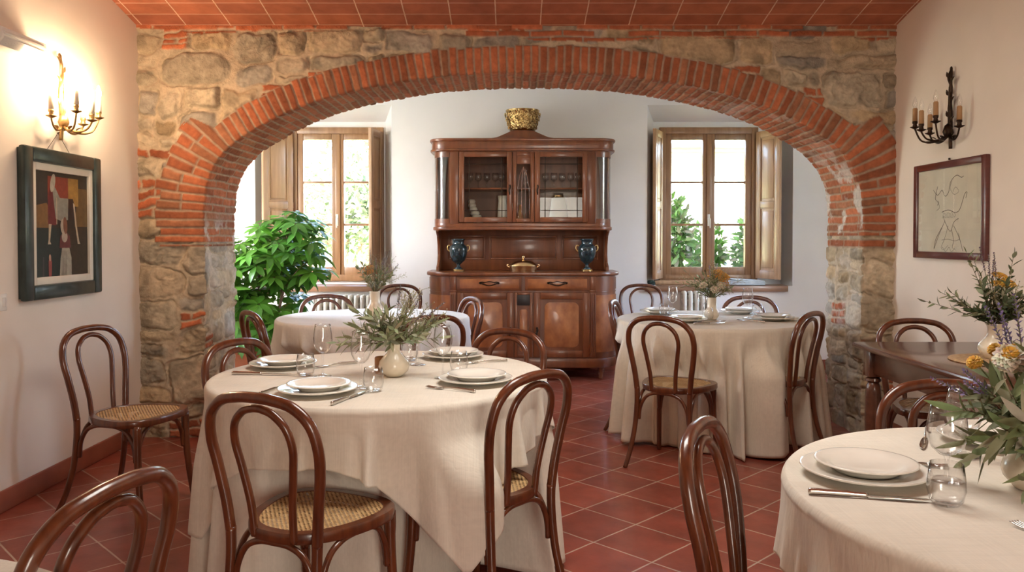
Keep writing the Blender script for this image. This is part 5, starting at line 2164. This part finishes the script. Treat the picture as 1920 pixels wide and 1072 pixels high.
# ================================================================== on and in the sideboard
sx0, sy0 = .10, 7.83
t = thing('brass_planter', 'hammered brass planter on the crest of the sideboard', 'planter', (sx0 + 0.0, sy0 - .22, 2.307))
G().lathe([(0, 0), (.105, 0), (.12, .008), (.135, .05), (.150, .12), (.155, .185), (.160, .19), (.160, .20), (.150, .198), (.146, .12), (.13, .05), (0, .03)], 40).build('body', 'brass', t, angle=50)
g = G()
rnd = random.Random(3)
for ring in range(4):
    for k in range(16):
        a = 2 * PI * (k + .5 * (ring % 2)) / 16
        zz = .04 + ring * .038
        rr = .134 + .011 * ring
        c0 = Vector((math.cos(a) * rr, math.sin(a) * rr, zz))
        tn = Vector((-math.sin(a), math.cos(a), 0))
        pts = [c0 + tn * (.016 * math.cos(q)) + Vector((0, 0, .016 * math.sin(q))) + tn * .004 * math.sin(2 * q) for q in [R(x) for x in range(30 * (ring % 3), 30 * (ring % 3) + 271, 30)]]
        g.tube(pts, .0048, 6)
g.build('relief', 'brass', t)


def urn(x, label):
    t = thing('urn_vase', label, 'vase', (x, sy0 - .36, .990), 0, 'dark teal urns on the sideboard')
    G().lathe([(0, .018), (.045, .018), (.03, .03), (.017, .045), (.016, .06), (.03, .075), (.06, .10), (.078, .15), (.085, .20), (.082, .225), (.06, .245), (.052, .255),
               (.055, .285), (.066, .295), (.066, .302), (.052, .300), (.046, .26), (0, .25)], 32).build('body', 'teal', t)
    G().lathe([(0, 0), (.050, 0), (.052, .012), (.045, .019), (0, .019)], 28).build('foot', 'gold', t, angle=40)['label'] = 'gilt foot'
    for s in (-1, 1):
        g = G().tube(spline([(s * .080, 0, .185), (s * .098, 0, .20), (s * .102, 0, .225), (s * .092, 0, .243), (s * .078, 0, .236)], 5), [.005] * 10 + [.004] * 11, 8)
        g.build('handle', 'gold', t)['label'] = 'curled gilt handle'


urn(sx0 - .60, 'dark teal urn at the left end of the sideboard counter')
urn(sx0 + .60, 'dark teal urn at the right end of the sideboard counter')
t = thing('lidded_dish', 'oval polished brass dish with a domed lid in the middle of the sideboard', 'dish', (sx0 + .005, sy0 - .38, .990))
G().lathe([(0, 0), (.118, 0), (.122, .004), (.128, .045), (.135, .050), (.120, .052), (0, .05)], 36, sy=.62).build('dish', 'copper', t, angle=40)
g = G().lathe([(.132, .050), (.130, .056), (.112, .072), (.085, .092), (.04, .102), (.008, .104), (0, .104)], 36, sy=.62)
g.build('lid', 'copper', t)
G().lathe([(0, .10), (.008, .102), (.006, .118), (.015, .128), (.013, .140), (.004, .150), (0, .151)], 14).build('lid_knob', 'copper', t)
for s in (-1, 1):
    G().tube(spline([(s * .124, 0, .038), (s * .142, 0, .044), (s * .150, 0, .056), (s * .144, 0, .064), (s * .138, 0, .058)], 5), .0055, 8).build('handle', 'copper', t)

# glasses and china behind the glass doors


def m_goblet():
    o = G().lathe([(0, 0), (.026, 0), (.026, .002), (.005, .006), (.0035, .06), (.012, .068), (.028, .085), (.031, .115), (.027, .15), (.026, .15), (.029, .115), (.026, .087), (0, .07)], 18).build('goblet', 'glass')
    o['category'] = 'glass'
    return o


goblet = Maker(m_goblet)
for k, x in enumerate((-.50, -.42, -.34, -.26, -.20)):
    goblet((sx0 + x, sy0 - .16 - .03 * (k % 2), 1.7685), 0, 'clear goblet on the shelf behind the left glass door', 'goblets behind the left glass door')
for k, x in enumerate((.22, .30, .38, .46, .53)):
    goblet((sx0 + x, sy0 - .16 - .03 * (k % 2), 1.7685), 0, 'clear goblet on the shelf behind the right glass door', 'goblets behind the right glass door')
g = G()
for k in range(6):
    a = k * .9
    g.lathe([(0, 0), (.045 - .003 * k, .0), (.052 - .003 * k, .018), (.044 - .003 * k, .040), (0, .04)], 20, (.010 * math.cos(a) - .010 * k, .008 * math.sin(a), .037 * k))
o = g.build('china_stack', 'porcelain')
o.location = (sx0 - .43, sy0 - .22, 1.4405)
tag(o, 'leaning white twisted china piece behind the left glass door', 'china')
t = thing('pitcher', 'straight white pitcher behind the left glass door', 'pitcher', (sx0 - .19, sy0 - .22, 1.4405))
G().lathe([(0, 0), (.045, 0), (.05, .01), (.047, .14), (.04, .21), (.046, .26), (.043, .26), (.037, .21), (.043, .14), (0, .012)], 24).build('body', 'porcelain', t)
G().tube(spline([(.045, 0, .22), (.085, 0, .20), (.085, 0, .11), (.047, 0, .08)], 6), .006, 8).build('handle', 'porcelain', t)
t = thing('lamp_reflection', 'white lamp shape standing in for a reflection in the right glass door', 'lamp', (sx0 + .345, sy0 - .19, 1.4405))
t.scale = (.72, .72, .66)  # lamp shape modelled in place of a reflection on the door glass
G().lathe([(0, 0), (.06, 0), (.062, .012), (.02, .03), (.016, .10), (.03, .13), (.014, .16), (0, .16)], 24).build('base', 'copper', t)
G().lathe([(.13, .03), (.095, .36), (.093, .36), (.128, .03)], 30, (0, 0, 0)).build('lamp_shade', 'linen_white', t)
G().lathe([(0, .36), (.075, .36), (.062, .43), (.058, .43), (.0, .42)], 24).build('shade_cap', 'copper', t)
for k, (x, w_) in enumerate(((-.02, .03), (.03, .03))):
    o = G().lathe([(0, 0), (.028, 0), (.032, .06), (.014, .12), (.012, .17), (.016, .175), (0, .175)], 18).build('decanter', 'amber' if k == 0 else 'glass')
    o.location = (sx0 + x, sy0 - .20 - .02 * k, 1.7685 if k else 1.4405)
    tag(o, 'amber decanter low behind the middle glass panel' if k == 0 else 'clear decanter on the shelf behind the middle glass panel', 'decanter')
# ================================================================== the garden beyond the windows
g = G()
nx_, ny_ = 40, 40
vs = []
for i in range(nx_ + 1):
    for j in range(ny_ + 1):
        x, y = -120 + 240 * i / nx_, 8.4 + 240 * (j / ny_) ** 2
        z = -.12 + .06 * math.sin(x * .07 + y * .04) * min(1, (y - 8.4) / 4) + .012 * (y - 8.4)
        vs.append((x, y, z))
g.add(vs, [(i * (ny_ + 1) + j, (i + 1) * (ny_ + 1) + j, (i + 1) * (ny_ + 1) + j + 1, i * (ny_ + 1) + j + 1) for i in range(nx_) for j in range(ny_)])
o = g.build('lawn', 'grass')
o['kind'] = 'structure'


def shrub(name, loc, ext, n_, leaf, cols, label, cat, seed, trunk=None, group=None):
    t = thing(name, label, cat, loc, 0, group)
    rnd = random.Random(seed)
    g = G()
    lobes = [(Vector((rnd.uniform(-.6, .6) * ext[0], rnd.uniform(-.6, .6) * ext[1], rnd.uniform(-.5, .6) * ext[2])), rnd.uniform(.4, .65)) for _ in range(9)]
    for i in range(n_):
        c, s = lobes[i % 9]
        d = Vector((rnd.gauss(0, 1), rnd.gauss(0, 1), rnd.gauss(0, 1))).normalized()
        q = c + Vector((d.x * ext[0], d.y * ext[1], d.z * ext[2])) * s * rnd.uniform(.55, 1.0)
        q.z += ext[2] + (trunk or 0)
        dd = (d + Vector((rnd.uniform(-.7, .7), rnd.uniform(-.7, .7), rnd.uniform(-.4, .7)))).normalized()
        g.leaf(q, dd, d + Vector((0, 0, .3)), leaf * rnd.uniform(.7, 1.3), leaf * rnd.uniform(.35, .5), .4, jit(cols[rnd.randrange(len(cols))], rnd, .2), .2, 3)
    g.build('foliage', 'bush', t)
    gt = G()
    for k in range(4):
        a = k * 1.6
        gt.tube(spline([(.03 * math.cos(a), .03 * math.sin(a), 0), (.1 * math.cos(a), .1 * math.sin(a), (trunk or .2)), (ext[0] * .5 * math.cos(a), ext[1] * .5 * math.sin(a), ext[2] + (trunk or 0))], 5), .03 if trunk else .015, 7)
    gt.build('trunk', 'trunk', t)
    return t


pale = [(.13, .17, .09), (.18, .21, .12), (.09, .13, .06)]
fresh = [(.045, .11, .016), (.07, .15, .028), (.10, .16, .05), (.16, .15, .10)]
shrub('climbing_bush', (1.93, 9.5, -.06), (.30, .35, .86), 2400, .11, fresh, 'sunlit green bush seen through the left pane of the right window', 'bush', 51)
shrub('climbing_bush', (2.34, 10.1, -.06), (.28, .30, .72), 2000, .11, fresh, 'sunlit green bush behind the middle bar of the right window', 'bush', 57)
shrub('climbing_bush', (2.74, 9.6, -.06), (.30, .35, .80), 2300, .11, fresh, 'sunlit green bush seen through the right pane of the right window', 'bush', 52)
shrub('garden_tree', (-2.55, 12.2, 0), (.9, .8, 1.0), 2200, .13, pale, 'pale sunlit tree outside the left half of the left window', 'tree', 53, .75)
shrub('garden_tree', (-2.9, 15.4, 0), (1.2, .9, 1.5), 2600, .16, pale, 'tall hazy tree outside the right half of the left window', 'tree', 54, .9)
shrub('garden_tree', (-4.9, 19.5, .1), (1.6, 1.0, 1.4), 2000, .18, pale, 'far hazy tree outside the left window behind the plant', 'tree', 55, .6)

# whitewashed pergola outside the right window
t = thing('pergola', 'pale slatted pergola roof outside the right window', 'pergola', (2.6, 11.0, 0))
for k in range(9):
    G().box(-1.7, 1.8, -2.3 + k * .44, -1.95 + k * .44, 2.27, 2.33, .006).build('slat', 'pergola', t, angle=40)
for s in (-1.5, 1.6):
    G().box(s - .05, s + .05, -2.3, 1.7, 2.15, 2.27, .006).build('beam', 'pergola', t, angle=40)
    for y in (1.5, -2.1):
        G().box(s - .06, s + .06, y - .06, y + .06, -.1, 2.15, .006).build('post', 'pergola', t, angle=40)
